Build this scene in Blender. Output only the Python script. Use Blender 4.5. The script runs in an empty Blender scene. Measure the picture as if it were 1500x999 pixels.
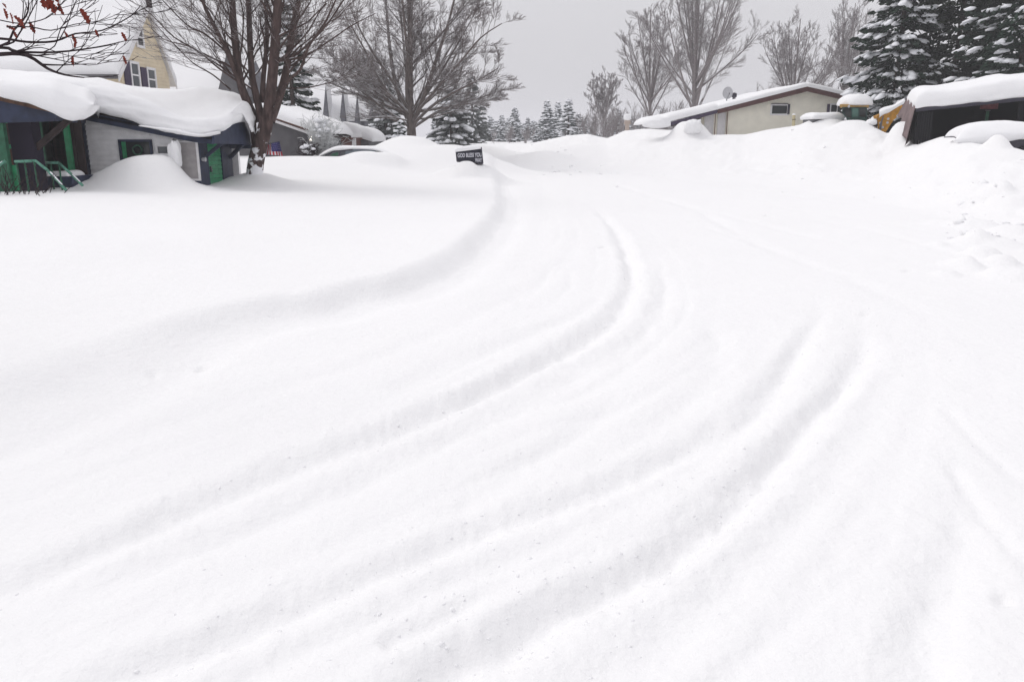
import bpy, math, random
import numpy as np
from mathutils import Vector

SC = bpy.context.scene
COL = SC.collection
R = math.radians
random.seed(7)

# ------------------------------------------------------------------ camera
CAMZ = 1.7
FPX = 28.0 / 36.0 * 1500.0
HOR = 200.0
PITCH = math.atan((499.5 - HOR) / FPX)
cd = bpy.data.cameras.new('camera')
cd.lens = 28.0
cd.sensor_width = 36.0
cd.clip_start = 0.05
cd.clip_end = 5000.0
cam = bpy.data.objects.new('camera', cd)
cam.location = (0, 0, CAMZ)
cam.rotation_euler = (math.pi / 2 - PITCH, 0, 0)
COL.objects.link(cam)
SC.camera = cam

# ------------------------------------------------------------------ sky
SUN_EL, SUN_AZ = 48.0, -62.0          # azimuth from +Y towards +X
w = bpy.data.worlds.new('World')
SC.world = w
w.use_nodes = True
nt = w.node_tree
nt.nodes.clear()
N, L = nt.nodes.new, nt.links.new
wo = N('ShaderNodeOutputWorld')
bg = N('ShaderNodeBackground')
sky = N('ShaderNodeTexSky')
sky.sky_type = 'NISHITA'
sky.sun_disc = False
sky.sun_elevation = R(SUN_EL)
sky.sun_rotation = R(SUN_AZ)
sky.dust_density = 6.0
hs = N('ShaderNodeHueSaturation')
hs.inputs['Saturation'].default_value = 0.12
L(sky.outputs[0], hs.inputs['Color'])
tc = N('ShaderNodeTexCoord')
sx = N('ShaderNodeSeparateXYZ')
L(tc.outputs['Generated'], sx.inputs[0])
mr = N('ShaderNodeMapRange')           # overcast sky: zenith about 2.6x the horizon
mr.inputs['From Min'].default_value = 0.0
mr.inputs['From Max'].default_value = 1.0
mr.inputs['To Min'].default_value = 6.1
mr.inputs['To Max'].default_value = 10.6
L(sx.outputs['Z'], mr.inputs['Value'])
cn = N('ShaderNodeTexNoise')           # faint unevenness of the cloud
cn.inputs['Scale'].default_value = 2.2
cn.inputs['Detail'].default_value = 4.0
L(tc.outputs['Generated'], cn.inputs['Vector'])
cm = N('ShaderNodeMapRange')
cm.inputs['To Min'].default_value = 0.94
cm.inputs['To Max'].default_value = 1.06
L(cn.outputs['Fac'], cm.inputs['Value'])
mu = N('ShaderNodeMath'); mu.operation = 'MULTIPLY'
L(mr.outputs[0], mu.inputs[0]); L(cm.outputs[0], mu.inputs[1])
cc = N('ShaderNodeVectorMath'); cc.operation = 'SCALE'
cc.inputs[0].default_value = (0.985, 0.975, 1.02)
L(mu.outputs[0], cc.inputs['Scale'])
mx = N('ShaderNodeMix'); mx.data_type = 'RGBA'
mx.inputs['Factor'].default_value = 0.88
L(hs.outputs['Color'], mx.inputs['A']); L(cc.outputs[0], mx.inputs['B'])
L(mx.outputs['Result'], bg.inputs['Color'])
bg.inputs['Strength'].default_value = 0.10
L(bg.outputs[0], wo.inputs['Surface'])

sl = bpy.data.lights.new('sun', 'SUN')
sl.energy = 0.75
sl.angle = R(32)
sl.color = (1.0, 0.97, 0.93)
so = bpy.data.objects.new('sun', sl)
sd = Vector((math.sin(R(SUN_AZ)) * math.cos(R(SUN_EL)), math.cos(R(SUN_AZ)) * math.cos(R(SUN_EL)), math.sin(R(SUN_EL))))
so.rotation_euler = sd.to_track_quat('Z', 'Y').to_euler()
COL.objects.link(so)

SC.view_settings.view_transform = 'Standard'
SC.view_settings.look = 'None'
SC.view_settings.exposure = 0.15
SC.view_settings.gamma = 1.0
SC.cycles.use_denoising = True
SC.cycles.max_bounces = 8
SC.cycles.diffuse_bounces = 4
SC.cycles.volume_bounces = 1

# ------------------------------------------------------------------ picture point -> place
CT, ST = math.cos(PITCH), math.sin(PITCH)
def ray(px, py):
    u = (px - 750.0) / FPX
    v = (499.5 - py) / FPX
    return np.array([u, CT + v * ST, -ST + v * CT])
def at(px, py, Y):
    d = ray(px, py)
    return np.array([0, 0, CAMZ]) + d * (Y / d[1])
def atX(px, py, X):
    d = ray(px, py)
    return np.array([0, 0, CAMZ]) + d * (X / d[0])
def gnd(px, py, z=0.0):
    d = ray(px, py)
    return np.array([0, 0, CAMZ]) + d * ((z - CAMZ) / d[2])

# ------------------------------------------------------------------ materials
MATS = {}
def mat(name, col, rough=0.7, var=0.0, scale=8.0, bump=0.0, bscale=40.0, spec=0.3, metal=0.0, stretch=None, col2=None, alpha=1.0):
    if name in MATS: return MATS[name]
    m = bpy.data.materials.new(name); m.use_nodes = True
    t = m.node_tree; b = t.nodes['Principled BSDF']
    b.inputs['Base Color'].default_value = (*col, 1)
    b.inputs['Roughness'].default_value = rough
    b.inputs['Specular IOR Level'].default_value = spec
    b.inputs['Metallic'].default_value = metal
    co = t.nodes.new('ShaderNodeTexCoord')
    mp = t.nodes.new('ShaderNodeMapping')
    if stretch: mp.inputs['Scale'].default_value = stretch
    t.links.new(co.outputs['Object'], mp.inputs['Vector'])
    if var or col2:
        n = t.nodes.new('ShaderNodeTexNoise'); n.inputs['Scale'].default_value = scale; n.inputs['Detail'].default_value = 5
        t.links.new(mp.outputs[0], n.inputs['Vector'])
        r = t.nodes.new('ShaderNodeMapRange'); r.inputs['From Min'].default_value = .35; r.inputs['From Max'].default_value = .65
        t.links.new(n.outputs['Fac'], r.inputs['Value'])
        k = t.nodes.new('ShaderNodeMix'); k.data_type = 'RGBA'
        c2 = col2 or tuple(min(1, c * (1 + var)) for c in col)
        c1 = col if col2 else tuple(c * (1 - var) for c in col)
        k.inputs['A'].default_value = (*c1, 1); k.inputs['B'].default_value = (*c2, 1)
        t.links.new(r.outputs[0], k.inputs['Factor']); t.links.new(k.outputs['Result'], b.inputs['Base Color'])
    if bump:
        n = t.nodes.new('ShaderNodeTexNoise'); n.inputs['Scale'].default_value = bscale; n.inputs['Detail'].default_value = 6
        t.links.new(mp.outputs[0], n.inputs['Vector'])
        bp = t.nodes.new('ShaderNodeBump'); bp.inputs['Strength'].default_value = 1.0; bp.inputs['Distance'].default_value = bump
        t.links.new(n.outputs['Fac'], bp.inputs['Height']); t.links.new(bp.outputs[0], b.inputs['Normal'])
    MATS[name] = m
    return m
SNOW = mat('snow', (0.845, 0.845, 0.855), 0.85, bump=0.012, bscale=14, spec=0.15)
def snow_topped(m, lo=.30, hi=.75, amt=.8):
    t = m.node_tree; b = t.nodes['Principled BSDF']; i = b.inputs['Base Color']
    g = t.nodes.new('ShaderNodeNewGeometry'); sp = t.nodes.new('ShaderNodeSeparateXYZ'); t.links.new(g.outputs['Normal'], sp.inputs[0])
    r = t.nodes.new('ShaderNodeMapRange'); r.inputs['From Min'].default_value = lo; r.inputs['From Max'].default_value = hi; r.inputs['To Max'].default_value = amt
    t.links.new(sp.outputs['Z'], r.inputs['Value'])
    n = t.nodes.new('ShaderNodeTexNoise'); n.inputs['Scale'].default_value = 1.7; n.inputs['Detail'].default_value = 4
    co = t.nodes.new('ShaderNodeTexCoord'); t.links.new(co.outputs['Object'], n.inputs['Vector'])
    r2 = t.nodes.new('ShaderNodeMapRange'); r2.inputs['From Min'].default_value = .40; r2.inputs['From Max'].default_value = .56; t.links.new(n.outputs['Fac'], r2.inputs['Value'])
    mm = t.nodes.new('ShaderNodeMath'); mm.operation = 'MULTIPLY'; t.links.new(r.outputs[0], mm.inputs[0]); t.links.new(r2.outputs[0], mm.inputs[1])
    k = t.nodes.new('ShaderNodeMix'); k.data_type = 'RGBA'; k.inputs['B'].default_value = (.84, .84, .87, 1)
    if i.links: t.links.new(i.links[0].from_socket, k.inputs['A'])
    else: k.inputs['A'].default_value = i.default_value
    t.links.new(mm.outputs[0], k.inputs['Factor']); t.links.new(k.outputs['Result'], i)
SNOWB = mat('branch_snow', (0.86, 0.87, 0.90), 0.9, spec=0.1)
BARK = mat('bark', (0.075, 0.055, 0.05), 0.95, var=.35, scale=9, bump=0.03, bscale=18, stretch=(1, 1, .25), spec=0.1)
TWIG = mat('twig_bark', (0.10, 0.075, 0.07), 0.95, spec=0.1)
BARK2 = mat('snow_dusted_bark', (0.13, 0.108, 0.10), 0.95, var=.3, scale=9, bump=0.02, bscale=18, stretch=(1, 1, .25), spec=0.1)
TWIG2 = mat('snow_dusted_twigs', (0.17, 0.145, 0.14), 0.95, spec=0.1)
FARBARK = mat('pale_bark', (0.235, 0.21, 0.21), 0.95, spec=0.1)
snow_topped(BARK); snow_topped(BARK2, .1, .6); snow_topped(TWIG2, .0, .5, .9); snow_topped(TWIG, .1, .6); snow_topped(FARBARK, .1, .6)
NEEDLE4 = mat('hazy_needles', (0.14, 0.15, 0.145), 0.9, var=.4, scale=2, spec=0.1)  # mid-distance evergreens: haze put into the needle colour by paling it
NEEDLE = mat('spruce_needles', (0.022, 0.038, 0.026), 0.9, var=.5, scale=3, spec=0.15)
NEEDLE2 = mat('hemlock_needles', (0.016, 0.022, 0.012), 0.9, var=.5, scale=3, spec=0.1)
NEEDLE3 = mat('haze_paled_needles', (0.13, 0.15, 0.15), 0.9, var=.4, scale=2, spec=0.1)  # far treeline: paler base colour carries part of the haze fade
NAVY = mat('navy_paint', (0.022, 0.030, 0.062), 0.6, var=.25, scale=5, bump=.002)
WHITE = mat('white_siding', (0.88, 0.88, 0.89), 0.65, var=.07, scale=6)
TRIMW = mat('white_trim', (0.72, 0.71, 0.72), 0.6, var=.06)
GREEN = mat('green_paint', (0.02, 0.22, 0.095), 0.5, var=.2, scale=6)
DKGREEN = mat('dark_green_paint', (0.02, 0.10, 0.055), 0.5, var=.25, scale=6)
PIPE = mat('green_pipe', (0.10, 0.27, 0.20), 0.45, var=.3, scale=12)
BROWN = mat('brown_wood', (0.085, 0.042, 0.025), 0.75, var=.4, scale=5, bump=.004, stretch=(1, 1, .2))
DARKW = mat('dark_wood', (0.035, 0.022, 0.022), 0.8, var=.4, scale=5, stretch=(1, 1, .2))
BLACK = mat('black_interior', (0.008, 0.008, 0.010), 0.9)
GLASSD = mat('dark_glass', (0.012, 0.016, 0.018), 0.12, spec=0.5)
GLASSG = mat('grey_glass', (0.10, 0.11, 0.12), 0.15, spec=0.5)
YELLOWS = mat('cream_yellow_siding', (0.66, 0.57, 0.42), 0.7, var=.06, scale=3)
SHUT = mat('plum_shutter', (0.05, 0.035, 0.07), 0.6)
GREYS = mat('grey_siding', (0.115, 0.112, 0.12), 0.75, var=.1, scale=3)
SHING = mat('grey_shingle', (0.16, 0.16, 0.18), 0.85, var=.2, scale=6)
BEIGE = mat('beige_siding', (0.82, 0.79, 0.685), 0.7, var=.05, scale=2)
MAROON = mat('maroon_fascia', (0.085, 0.035, 0.032), 0.6, var=.2)
REDW = mat('red_brown_post', (0.17, 0.055, 0.035), 0.7, var=.2)
TAN = mat('tan_panel', (0.46, 0.38, 0.33), 0.7, var=.06)
GARB = mat('garage_brown', (0.13, 0.062, 0.05), 0.75, var=.2)
ORANGE = mat('worn_orange_paint', (0.42, 0.20, 0.018), 0.5, var=.3, scale=5, bump=.003)
OCHRE = mat('ochre_roof', (0.36, 0.22, 0.07), 0.6, var=.2)
CABG = mat('cab_green', (0.012, 0.045, 0.038), 0.5, var=.3)
CABGL = mat('cab_glass', (0.045, 0.13, 0.105), 0.12, spec=.6)
TARP = mat('brown_tarp', (0.17, 0.125, 0.125), 0.8, var=.25, scale=2, bump=.02, bscale=4)
STEEL = mat('dull_steel', (0.12, 0.12, 0.13), 0.45, metal=.6)
CARP = mat('silver_blue_paint', (0.16, 0.19, 0.22), 0.3, spec=.5)
CARD = mat('dark_plum_paint', (0.022, 0.018, 0.035), 0.3, spec=.5)
RUBBER = mat('tyre_rubber', (0.015, 0.015, 0.018), 0.85)
SIGNB = mat('black_sign_paint', (0.008, 0.009, 0.022), 0.45)
LETTER = mat('grey_letters', (0.62, 0.62, 0.68), 0.6)
LEAFM = mat('dead_oak_leaf', (0.15, 0.022, 0.012), 0.7, var=.5, scale=25)
OAKB = mat('oak_bark', (0.035, 0.025, 0.028), 0.9, var=.3, spec=.1)
FROST = mat('frosted_twig', (0.55, 0.56, 0.56), 0.9, spec=.1)
DISHM = mat('dish_grey', (0.48, 0.48, 0.5), 0.4)
YEL = mat('yellow_marker', (0.50, 0.44, 0.27), 0.6)
PINK = mat('faded_red_panel', (0.17, 0.045, 0.05), 0.7, var=.3)

# ------------------------------------------------------------------ mesh helpers
class MB:
    def __init__(s): s.v = []; s.f = []
    def add(s, vs, fs):
        b = len(s.v); s.v += [tuple(float(c) for c in p) for p in vs]
        s.f += [tuple(i + b for i in f) for f in fs]; return s
    def box(s, x0, x1, y0, y1, z0, z1):
        return s.add([(x0,y0,z0),(x1,y0,z0),(x1,y1,z0),(x0,y1,z0),(x0,y0,z1),(x1,y0,z1),(x1,y1,z1),(x0,y1,z1)],
                     [(0,3,2,1),(4,5,6,7),(0,1,5,4),(1,2,6,5),(2,3,7,6),(3,0,4,7)])
    def prism(s, poly, ext):
        n = len(poly); ext = np.array(ext, float)
        vs = [np.array(p, float) for p in poly] + [np.array(p, float) + ext for p in poly]
        fs = [tuple(range(n))[::-1], tuple(range(n, 2*n))] + [(i, (i+1) % n, n + (i+1) % n, n + i) for i in range(n)]
        return s.add(vs, fs)
    def beam(s, p0, p1, wd, ht=None, up=(0, 0, 1)):
        ht = ht or wd
        p0 = np.array(p0, float); p1 = np.array(p1, float); d = p1 - p0; d /= np.linalg.norm(d)
        a = np.cross(d, up)
        if np.linalg.norm(a) < 1e-3: a = np.cross(d, (0, 1, 0))
        a /= np.linalg.norm(a); b = np.cross(a, d)
        q = [p0 + a*sx*wd/2 + b*sy*ht/2 for sx, sy in ((-1,-1),(1,-1),(1,1),(-1,1))]
        return s.prism(q, p1 - p0)
    def tube(s, pts, rs, n=8, caps=True):
        P, Fc = tubes([(np.array(pts, float), np.array(rs, float))], n)
        s.add(P, [tuple(f) for f in Fc])
        if caps:
            b = len(s.v) - len(P)
            s.f.append(tuple(b + i for i in range(n))[::-1]); e = len(s.v)
            s.f.append(tuple(range(e - n, e)))
        return s
    def disc_ring(s): pass

def link_mesh(name, v, f, m, parent=None, smooth=False, loc=None):
    me = bpy.data.meshes.new(name)
    base = np.zeros(3)
    if parent is not None:
        p = parent
        while p is not None: base = base + np.array(p.location); p = p.parent
    if loc is not None: base = np.array(loc, float)
    v = np.asarray(v, float) - base
    if isinstance(f, np.ndarray):
        me.vertices.add(len(v)); me.vertices.foreach_set('co', v.ravel())
        k = f.shape[1]; me.loops.add(f.size); me.loops.foreach_set('vertex_index', f.ravel().astype(np.int32))
        me.polygons.add(len(f)); me.polygons.foreach_set('loop_start', np.arange(0, f.size, k, dtype=np.int32))
        me.update(calc_edges=True); me.validate()
    else:
        me.from_pydata([tuple(p) for p in v], [], f); me.update()
    if m: me.materials.append(m)
    if smooth: me.polygons.foreach_set('use_smooth', [True] * len(me.polygons))
    o = bpy.data.objects.new(name, me)
    if parent is not None: o.parent = parent
    elif loc is not None: o.location = tuple(loc)
    COL.objects.link(o)
    if name in ('crown_snow', 'branch_snow', 'stuck_snow', 'bush_snow'): o['kind'] = 'stuff'
    return o
def part(name, mb, m, parent, smooth=False, bevel=0):
    o = link_mesh(name, mb.v, mb.f, m, parent, smooth)
    if bevel:
        b = o.modifiers.new('bevel', 'BEVEL'); b.width = bevel; b.segments = 2; b.limit_method = 'ANGLE'
    return o
def thing(name, label, cat, loc, group=None):
    o = bpy.data.objects.new(name, None); COL.objects.link(o)
    o.empty_display_size = .2
    o.location = tuple(float(c) for c in loc); o['label'] = label; o['category'] = cat
    if group: o['group'] = group
    return o
def structure(o): o['kind'] = 'structure'; return o
def copy_tree(o, parent=None):
    c = o.copy(); COL.objects.link(c)
    if parent is not None: c.parent = parent
    for ch in list(o.children): copy_tree(ch, c)
    return c

def tubes(chains, n):
    """chains: list of (pts (m,3), radii (m,)); returns verts, quad faces"""
    V = []; Fs = []; base = 0
    by = {}
    for p, r in chains: by.setdefault(len(p), []).append((p, r))
    ang = np.arange(n) * 2 * np.pi / n
    for m_, lst in by.items():
        P = np.stack([a for a, _ in lst]); Rr = np.stack([b for _, b in lst])
        T = np.gradient(P, axis=1); T /= np.linalg.norm(T, axis=2, keepdims=True) + 1e-9
        D = P[:, -1] - P[:, 0]; D /= np.linalg.norm(D, axis=1, keepdims=True) + 1e-9
        ref = np.where(np.abs(D[:, 2:3]) > .8, np.array([[1., 0.1, 0]]), np.array([[0.05, 0, 1.]]))
        A = np.cross(T, ref[:, None, :]); A /= np.linalg.norm(A, axis=2, keepdims=True) + 1e-9
        B = np.cross(T, A)
        ring = P[:, :, None, :] + Rr[:, :, None, None] * (A[:, :, None, :] * np.cos(ang)[None, None, :, None] + B[:, :, None, :] * np.sin(ang)[None, None, :, None])
        k = len(lst)
        V.append(ring.reshape(-1, 3))
        i0 = np.arange(k)[:, None, None] * (m_ * n) + np.arange(m_ - 1)[None, :, None] * n
        j = np.arange(n)[None, None, :]; j2 = (j + 1) % n
        q = np.stack([i0 + j, i0 + j2, i0 + n + j2, i0 + n + j], axis=-1).reshape(-1, 4) + base
        Fs.append(q); base += k * m_ * n
    return np.concatenate(V), np.concatenate(Fs)

# value noise
_T = np.random.RandomState(3).rand(256, 256)
def vnoise(x, y):
    xi = np.floor(x).astype(int); yi = np.floor(y).astype(int); fx = x - xi; fy = y - yi
    fx = fx*fx*(3-2*fx); fy = fy*fy*(3-2*fy)
    a = _T[xi & 255, yi & 255]; b = _T[(xi+1) & 255, yi & 255]; c = _T[xi & 255, (yi+1) & 255]; d = _T[(xi+1) & 255, (yi+1) & 255]
    return (a*(1-fx)+b*fx)*(1-fy) + (c*(1-fx)+d*fx)*fy - .5
def fbm(x, y, o=4):
    s = 0; a = 1.0
    for i in range(o): s = s + a * vnoise(x + 17.3*i, y + 9.1*i); x = x*2.03; y = y*2.03; a *= .5
    return s

def catmull(A, k):
    """A (n,...) -> refined along axis 0"""
    A = np.asarray(A, float); n = len(A); out = []
    for i in range(n - 1):
        p0, p1, p2, p3 = A[max(i-1, 0)], A[i], A[i+1], A[min(i+2, n-1)]
        for j in range(k):
            t = j / k
            out.append(.5 * ((2*p1) + (p2-p0)*t + (2*p0-5*p1+4*p2-p3)*t*t + (3*p1-p0-3*p2+p3)*t**3))
    out.append(A[-1]); return np.array(out)

def snow_slab(name, c, thick, parent, over=0.06, ns=40, nt=24, lump=0.04, seed=0, edge=None):
    """thick rounded snow lying on the plane quad c = [p00, p10, p11, p01] (world)"""
    c = [np.array(p, float) for p in c]
    Ls = np.linalg.norm(c[1]-c[0]); Lt = np.linalg.norm(c[3]-c[0]); edge = edge or thick * .9
    def samp(n, Lg):
        t = np.linspace(0, np.pi, n); s = .5 - .5*np.cos(t)
        return .5*s + .5*(.5 - .5*np.cos(np.pi*s))
    S, T = np.meshgrid(samp(ns, Ls), samp(nt, Lt), indexing='ij')
    def P(S, T): return c[0]*((1-S)*(1-T))[..., None] + c[1]*(S*(1-T))[..., None] + c[2]*(S*T)[..., None] + c[3]*((1-S)*T)[..., None]
    base = P(S, T)
    ds = np.minimum(S, 1-S)*Ls; dt = np.minimum(T, 1-T)*Lt
    f = lambda d: np.sqrt(np.clip(1 - (1 - np.clip(d/edge, 0, 1))**2, 0, 1))
    g = f(ds)*f(dt)
    th = thick * g * (1 + lump*4*fbm(S*Ls*.9+seed, T*Lt*.9, 3)) + .0
    top = base.copy(); top[..., 2] += th + .004
    cen = P(np.array([.5]), np.array([.5]))[0]
    # bulge outwards halfway up the edge
    es = ((.5 - S)*2); et = ((.5 - T)*2)
    ax = (c[1]-c[0])/Ls; ay = (c[3]-c[0])/Lt
    bul = (np.sin(np.pi*np.clip(g, 0, 1))**1.0)
    wob = over*(1 + 1.2*fbm(S*Ls*1.6 + 5 + seed, T*Lt*1.6, 2))
    rim = np.maximum(1 - np.minimum(ds, dt)/edge, 0)
    top -= ax * (np.sign(es)*(ds < edge)*bul*wob*(1-np.clip(ds/edge,0,1)))[..., None]
    top -= ay * (np.sign(et)*(dt < edge)*bul*wob*(1-np.clip(dt/edge,0,1)))[..., None]
    bot = base.copy(); bot[..., 2] += .003
    V = np.concatenate([top.reshape(-1, 3), bot.reshape(-1, 3)]); nn = ns*nt; F = []
    I = np.arange(nn).reshape(ns, nt)
    a, b, d, e = I[:-1, :-1], I[1:, :-1], I[1:, 1:], I[:-1, 1:]
    F.append(np.stack([a, b, d, e], -1).reshape(-1, 4)); F.append(np.stack([a, e, d, b], -1).reshape(-1, 4) + nn)
    for r_ in (I[:, 0], I[-1, :], I[::-1, -1], I[0, ::-1]):
        F.append(np.stack([r_[:-1], r_[:-1]+nn, r_[1:]+nn, r_[1:]], -1))
    return link_mesh(name, V, np.concatenate(F), SNOW, parent, True)

_ico = None
def ico(sub=3):
    import bmesh
    b = bmesh.new(); bmesh.ops.create_icosphere(b, subdivisions=sub, radius=1)
    v = np.array([x.co[:] for x in b.verts]); f = [tuple(q.index for q in p.verts) for p in b.faces]; b.free()
    return v, np.array(f)
ICO4, ICO2, ICO1 = ico(5), ico(2), ico(1)
def snow_blob(name, c, rx, ry, rz, parent=None, flat=.35, lump=.12, seed=0, power=2.6, m=None):
    v, f = ICO4; v = v.copy()
    n = (np.abs(v)**power).sum(1)**(1/power); v /= n[:, None]
    k = 1 + lump*(fbm(v[:, 0]*1.7+seed, v[:, 1]*1.7+v[:, 2]*1.3+seed*2, 3))
    v *= k[:, None]; v[:, 2] = np.where(v[:, 2] < 0, v[:, 2]*flat, v[:, 2])
    v = v*np.array([rx, ry, rz]) + np.array(c)
    return link_mesh(name, v, f, m or SNOW, parent, True)

def window(parent, o, r, u, n, w_, h_, mf, mg, fw=.06, nx=1, ny=1, depth=.05, name='window'):
    """o lower-left corner, r/u unit vectors along the wall, n outward"""
    o, r, u, n = [np.array(a, float) for a in (o, r, u, n)]
    m = MB()
    def bar(a0, a1, b0, b1, dz=depth):
        m.prism([o + r*a0 + u*b0 + n*.004, o + r*a1 + u*b0 + n*.004, o + r*a1 + u*b1 + n*.004, o + r*a0 + u*b1 + n*.004], n*dz)
    bar(-fw, 0, -fw, h_+fw); bar(w_, w_+fw, -fw, h_+fw); bar(0, w_, h_, h_+fw); bar(0, w_, -fw, 0)
    for i in range(1, nx): bar(w_*i/nx-fw*.3, w_*i/nx+fw*.3, 0, h_, depth*.7)
    for i in range(1, ny): bar(0, w_, h_*i/ny-fw*.3, h_*i/ny+fw*.3, depth*.6)
    fr = part(name, m, mf, parent)
    g = MB().prism([o + n*.006, o + r*w_ + n*.006, o + r*w_ + u*h_ + n*.006, o + u*h_ + n*.006], n*.012)
    part('pane', g, mg, fr)
    return fr

# ------------------------------------------------------------------ ground (snow sheet)
def poly(pix, z=0.0): return np.array([gnd(x, y, z)[:2] for x, y in pix])
def seg_dist(X, Y, pl, signed=False):
    best = np.full(X.shape, 1e9); sg = np.zeros(X.shape); tt = np.zeros(X.shape); Ls = 0
    for i in range(len(pl)-1):
        a, b = pl[i], pl[i+1]; d = b-a; l = np.hypot(*d)
        if l < 1e-6: continue
        t = np.clip(((X-a[0])*d[0]+(Y-a[1])*d[1])/l**2, 0, 1)
        dx = X-(a[0]+t*d[0]); dy = Y-(a[1]+t*d[1]); q = np.hypot(dx, dy)
        c = d[0]*dy-d[1]*dx
        k = q < best
        best = np.where(k, q, best); sg = np.where(k, np.sign(c), sg); tt = np.where(k, Ls+t*l, tt); Ls += l
    return best, sg, tt/Ls, Ls
def sstep(x): x = np.clip(x, 0, 1); return x*x*(3-2*x)

EDGE = catmull(poly([(-420,780),(-200,705),(0,640),(90,608),(200,558),(270,518),(330,490),(420,468),(480,460),(540,442),(620,425),(690,385),(730,345),(745,312),(742,288),(730,262),(722,245)]), 5)
EDGE = np.concatenate([EDGE, [[-1.2, 60.0], [-3, 90.0]]])
RUTS = [  # pixels, half width m, depth m, strength at start/end
    ([(-250,975),(-100,910),(0,865),(100,822),(200,778),(330,722),(450,677),(560,636),(640,600),(740,555),(830,510),(890,475),(915,440),(925,400),(915,360),(900,335),(880,312),(850,290)], .105, .068),
    ([(560,580),(640,540),(750,500),(850,458),(895,420)], .10, .022),
    ([(-40,1100),(60,1040),(175,990),(300,945),(400,903),(500,858),(620,815),(750,768),(850,733),(950,685),(1070,625),(1128,578),(1165,520),(1192,480),(1202,450),(1198,420)], .09, .050),
    ([(550,945),(620,918),(685,887),(760,856)], .05, .028),
    ([(650,770),(750,700),(825,645),(885,600),(960,545)], .09, .018),
    ([(420,1150),(550,1060),(675,985),(750,950),(835,888),(950,828),(1030,770),(1100,708),(1175,635),(1235,555),(1258,520),(1264,485),(1255,450)], .085, .058),
    ([(1330,1150),(1345,1050),(1358,985),(1378,875),(1402,800),(1410,730),(1385,680)], .09, .040),
    ([(1385,680),(1450,770),(1500,828),(1600,930)], .04, .016),
    ([(1380,590),(1415,630),(1490,700),(1600,790)], .04, .012),
    ([(900,270),(1000,300),(1060,330),(1170,385),(1300,440),(1500,520)], .14, .020),
    ([(940,285),(1120,330),(1300,375),(1500,430)], .14, .020),
    ([(1180,318),(1300,343),(1400,372),(1500,400),(1650,440)], .10, .022),
    ([(980,262),(1200,292),(1400,322),(1600,352)], .16, .022),
    ([(790,258),(800,300),(790,350),(760,400),(700,450),(600,500)], .22, .018),
    ([(970,400),(975,440),(950,500),(880,560),(780,620)], .16, .016),
    ([(1055,480),(1050,530),(1000,590),(900,660)], .12, .018),
]
RUTS += [([(-60,930),(150,850),(400,760),(620,665),(800,575),(920,500),(975,430),(985,370)], .10, .014),
    ([(-60,720),(150,650),(400,570),(600,505),(760,430),(840,370),(850,320)], .12, .012),
    ([(800,1100),(950,960),(1090,840),(1200,730),(1290,600),(1330,500)], .09, .014),
    ([(1000,1100),(1120,940),(1230,800),(1320,650),(1370,520)], .07, .010),
    ([(200,1080),(420,960),(640,870),(860,770),(1010,690),(1100,600),(1130,520)], .06, .014),
    ([(1020,330),(1150,372),(1290,430),(1420,500),(1560,600)], .10, .013),
    ([(1050,290),(1250,320),(1450,360),(1600,400)], .10, .014)]
RUTS = [(catmull(poly(p), 5), a, b) for p, a, b in RUTS]
CREST = [(560,211,60),(680,211,62),(740,211.5,64),(775,212,62),(800,205.5,60),(830,199,58),(860,196.5,56),(890,203,56),(915,192,54),(945,189,53),(1010,192,50),(1030,198,49),(1090,198,47),(1125,190,45),(1180,182,42),(1225,180,41),(1265,180,40),(1282,188,38),(1298,195,36.4),(1322,195,33.5),(1345,212,29),(1360,207,28.3),(1378,201,27.8),(1400,200,27.2),(1430,211,25),(1470,214,24.2),(1500,225,23.3),(1540,230,22.5),(1600,222,22),(1800,205,20),(2300,190,14)]
cu = np.array([at(a, b, c)[0]/c for a, b, c in CREST]); cD = np.array([c for a, b, c in CREST], float); cZ = np.array([at(a, b, c)[2] for a, b, c in CREST])
FOOT = [(560,236),(740,236),(780,240),(900,252),(1000,262),(1100,270),(1200,282),(1300,300),(1400,322),(1500,345),(1700,390),(2300,470)]
fu = np.array([gnd(a, b)[0]/gnd(a, b)[1] for a, b in FOOT]); fD = np.array([gnd(a, b)[1] for a, b in FOOT])
MOUNDS = []   # (cx, cy, ztop, rx, ry, power)
def mound(px, py, D, rx, ry, p=2.0):
    q = at(px, py, D); MOUNDS.append((q[0], q[1], q[2], rx, ry, p))
mound(196, 236, 20.7, .95, .7, 2.4)       # drift against the white wall
mound(223, 227, 20.75, .54, .7, 3.0)
mound(130, 262, 20.6, .9, .6)
mound(598, 199, 38, 1.9, 2.2, 2.2)          # plough pile under the big maple
mound(655, 212, 38, 2.0, 2.0)
mound(550, 214, 37, 1.8, 2.0)
mound(510, 222, 36.5, 1.7, 2.5)
mound(700, 213, 50, 2.6, 3.0)
mound(372, 252, 23.9, .65, .55)             # collar at the maple's foot
mound(352, 236, 31, 1.6, 2.2)
mound(430, 229, 33, 2.5, 2.5)
mound(1324, 178, 31.2, .42, .5, 3.6)          # lumps on the bank
mound(1212, 171, 41.5, .75, .8, 3.0)
mound(1250, 176, 38.2, .75, .6, 3.4)
mound(1010, 178, 47, .9, .9, 3.6)
mound(1463, 197, 23.6, .27, .33, 3.0)
mound(1463, 216, 23.5, .60, .6, 2.2)
mound(845, 212, 50, 2.0, 2.0)
mound(800, 221, 46, 1.6, 2.0)
mound(60, 282, 17.3, 2.0, .7)
mound(690, 239.5, 30.2, 1.1, .55, 2.4)        # snow round the black sign
mound(683, 236, 29.6, .42, .22, 3.0)
mound(536, 221.5, 33.2, .80, .5, 3.2)
mound(560, 223, 33.4, .8, .6, 2.6)
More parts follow.
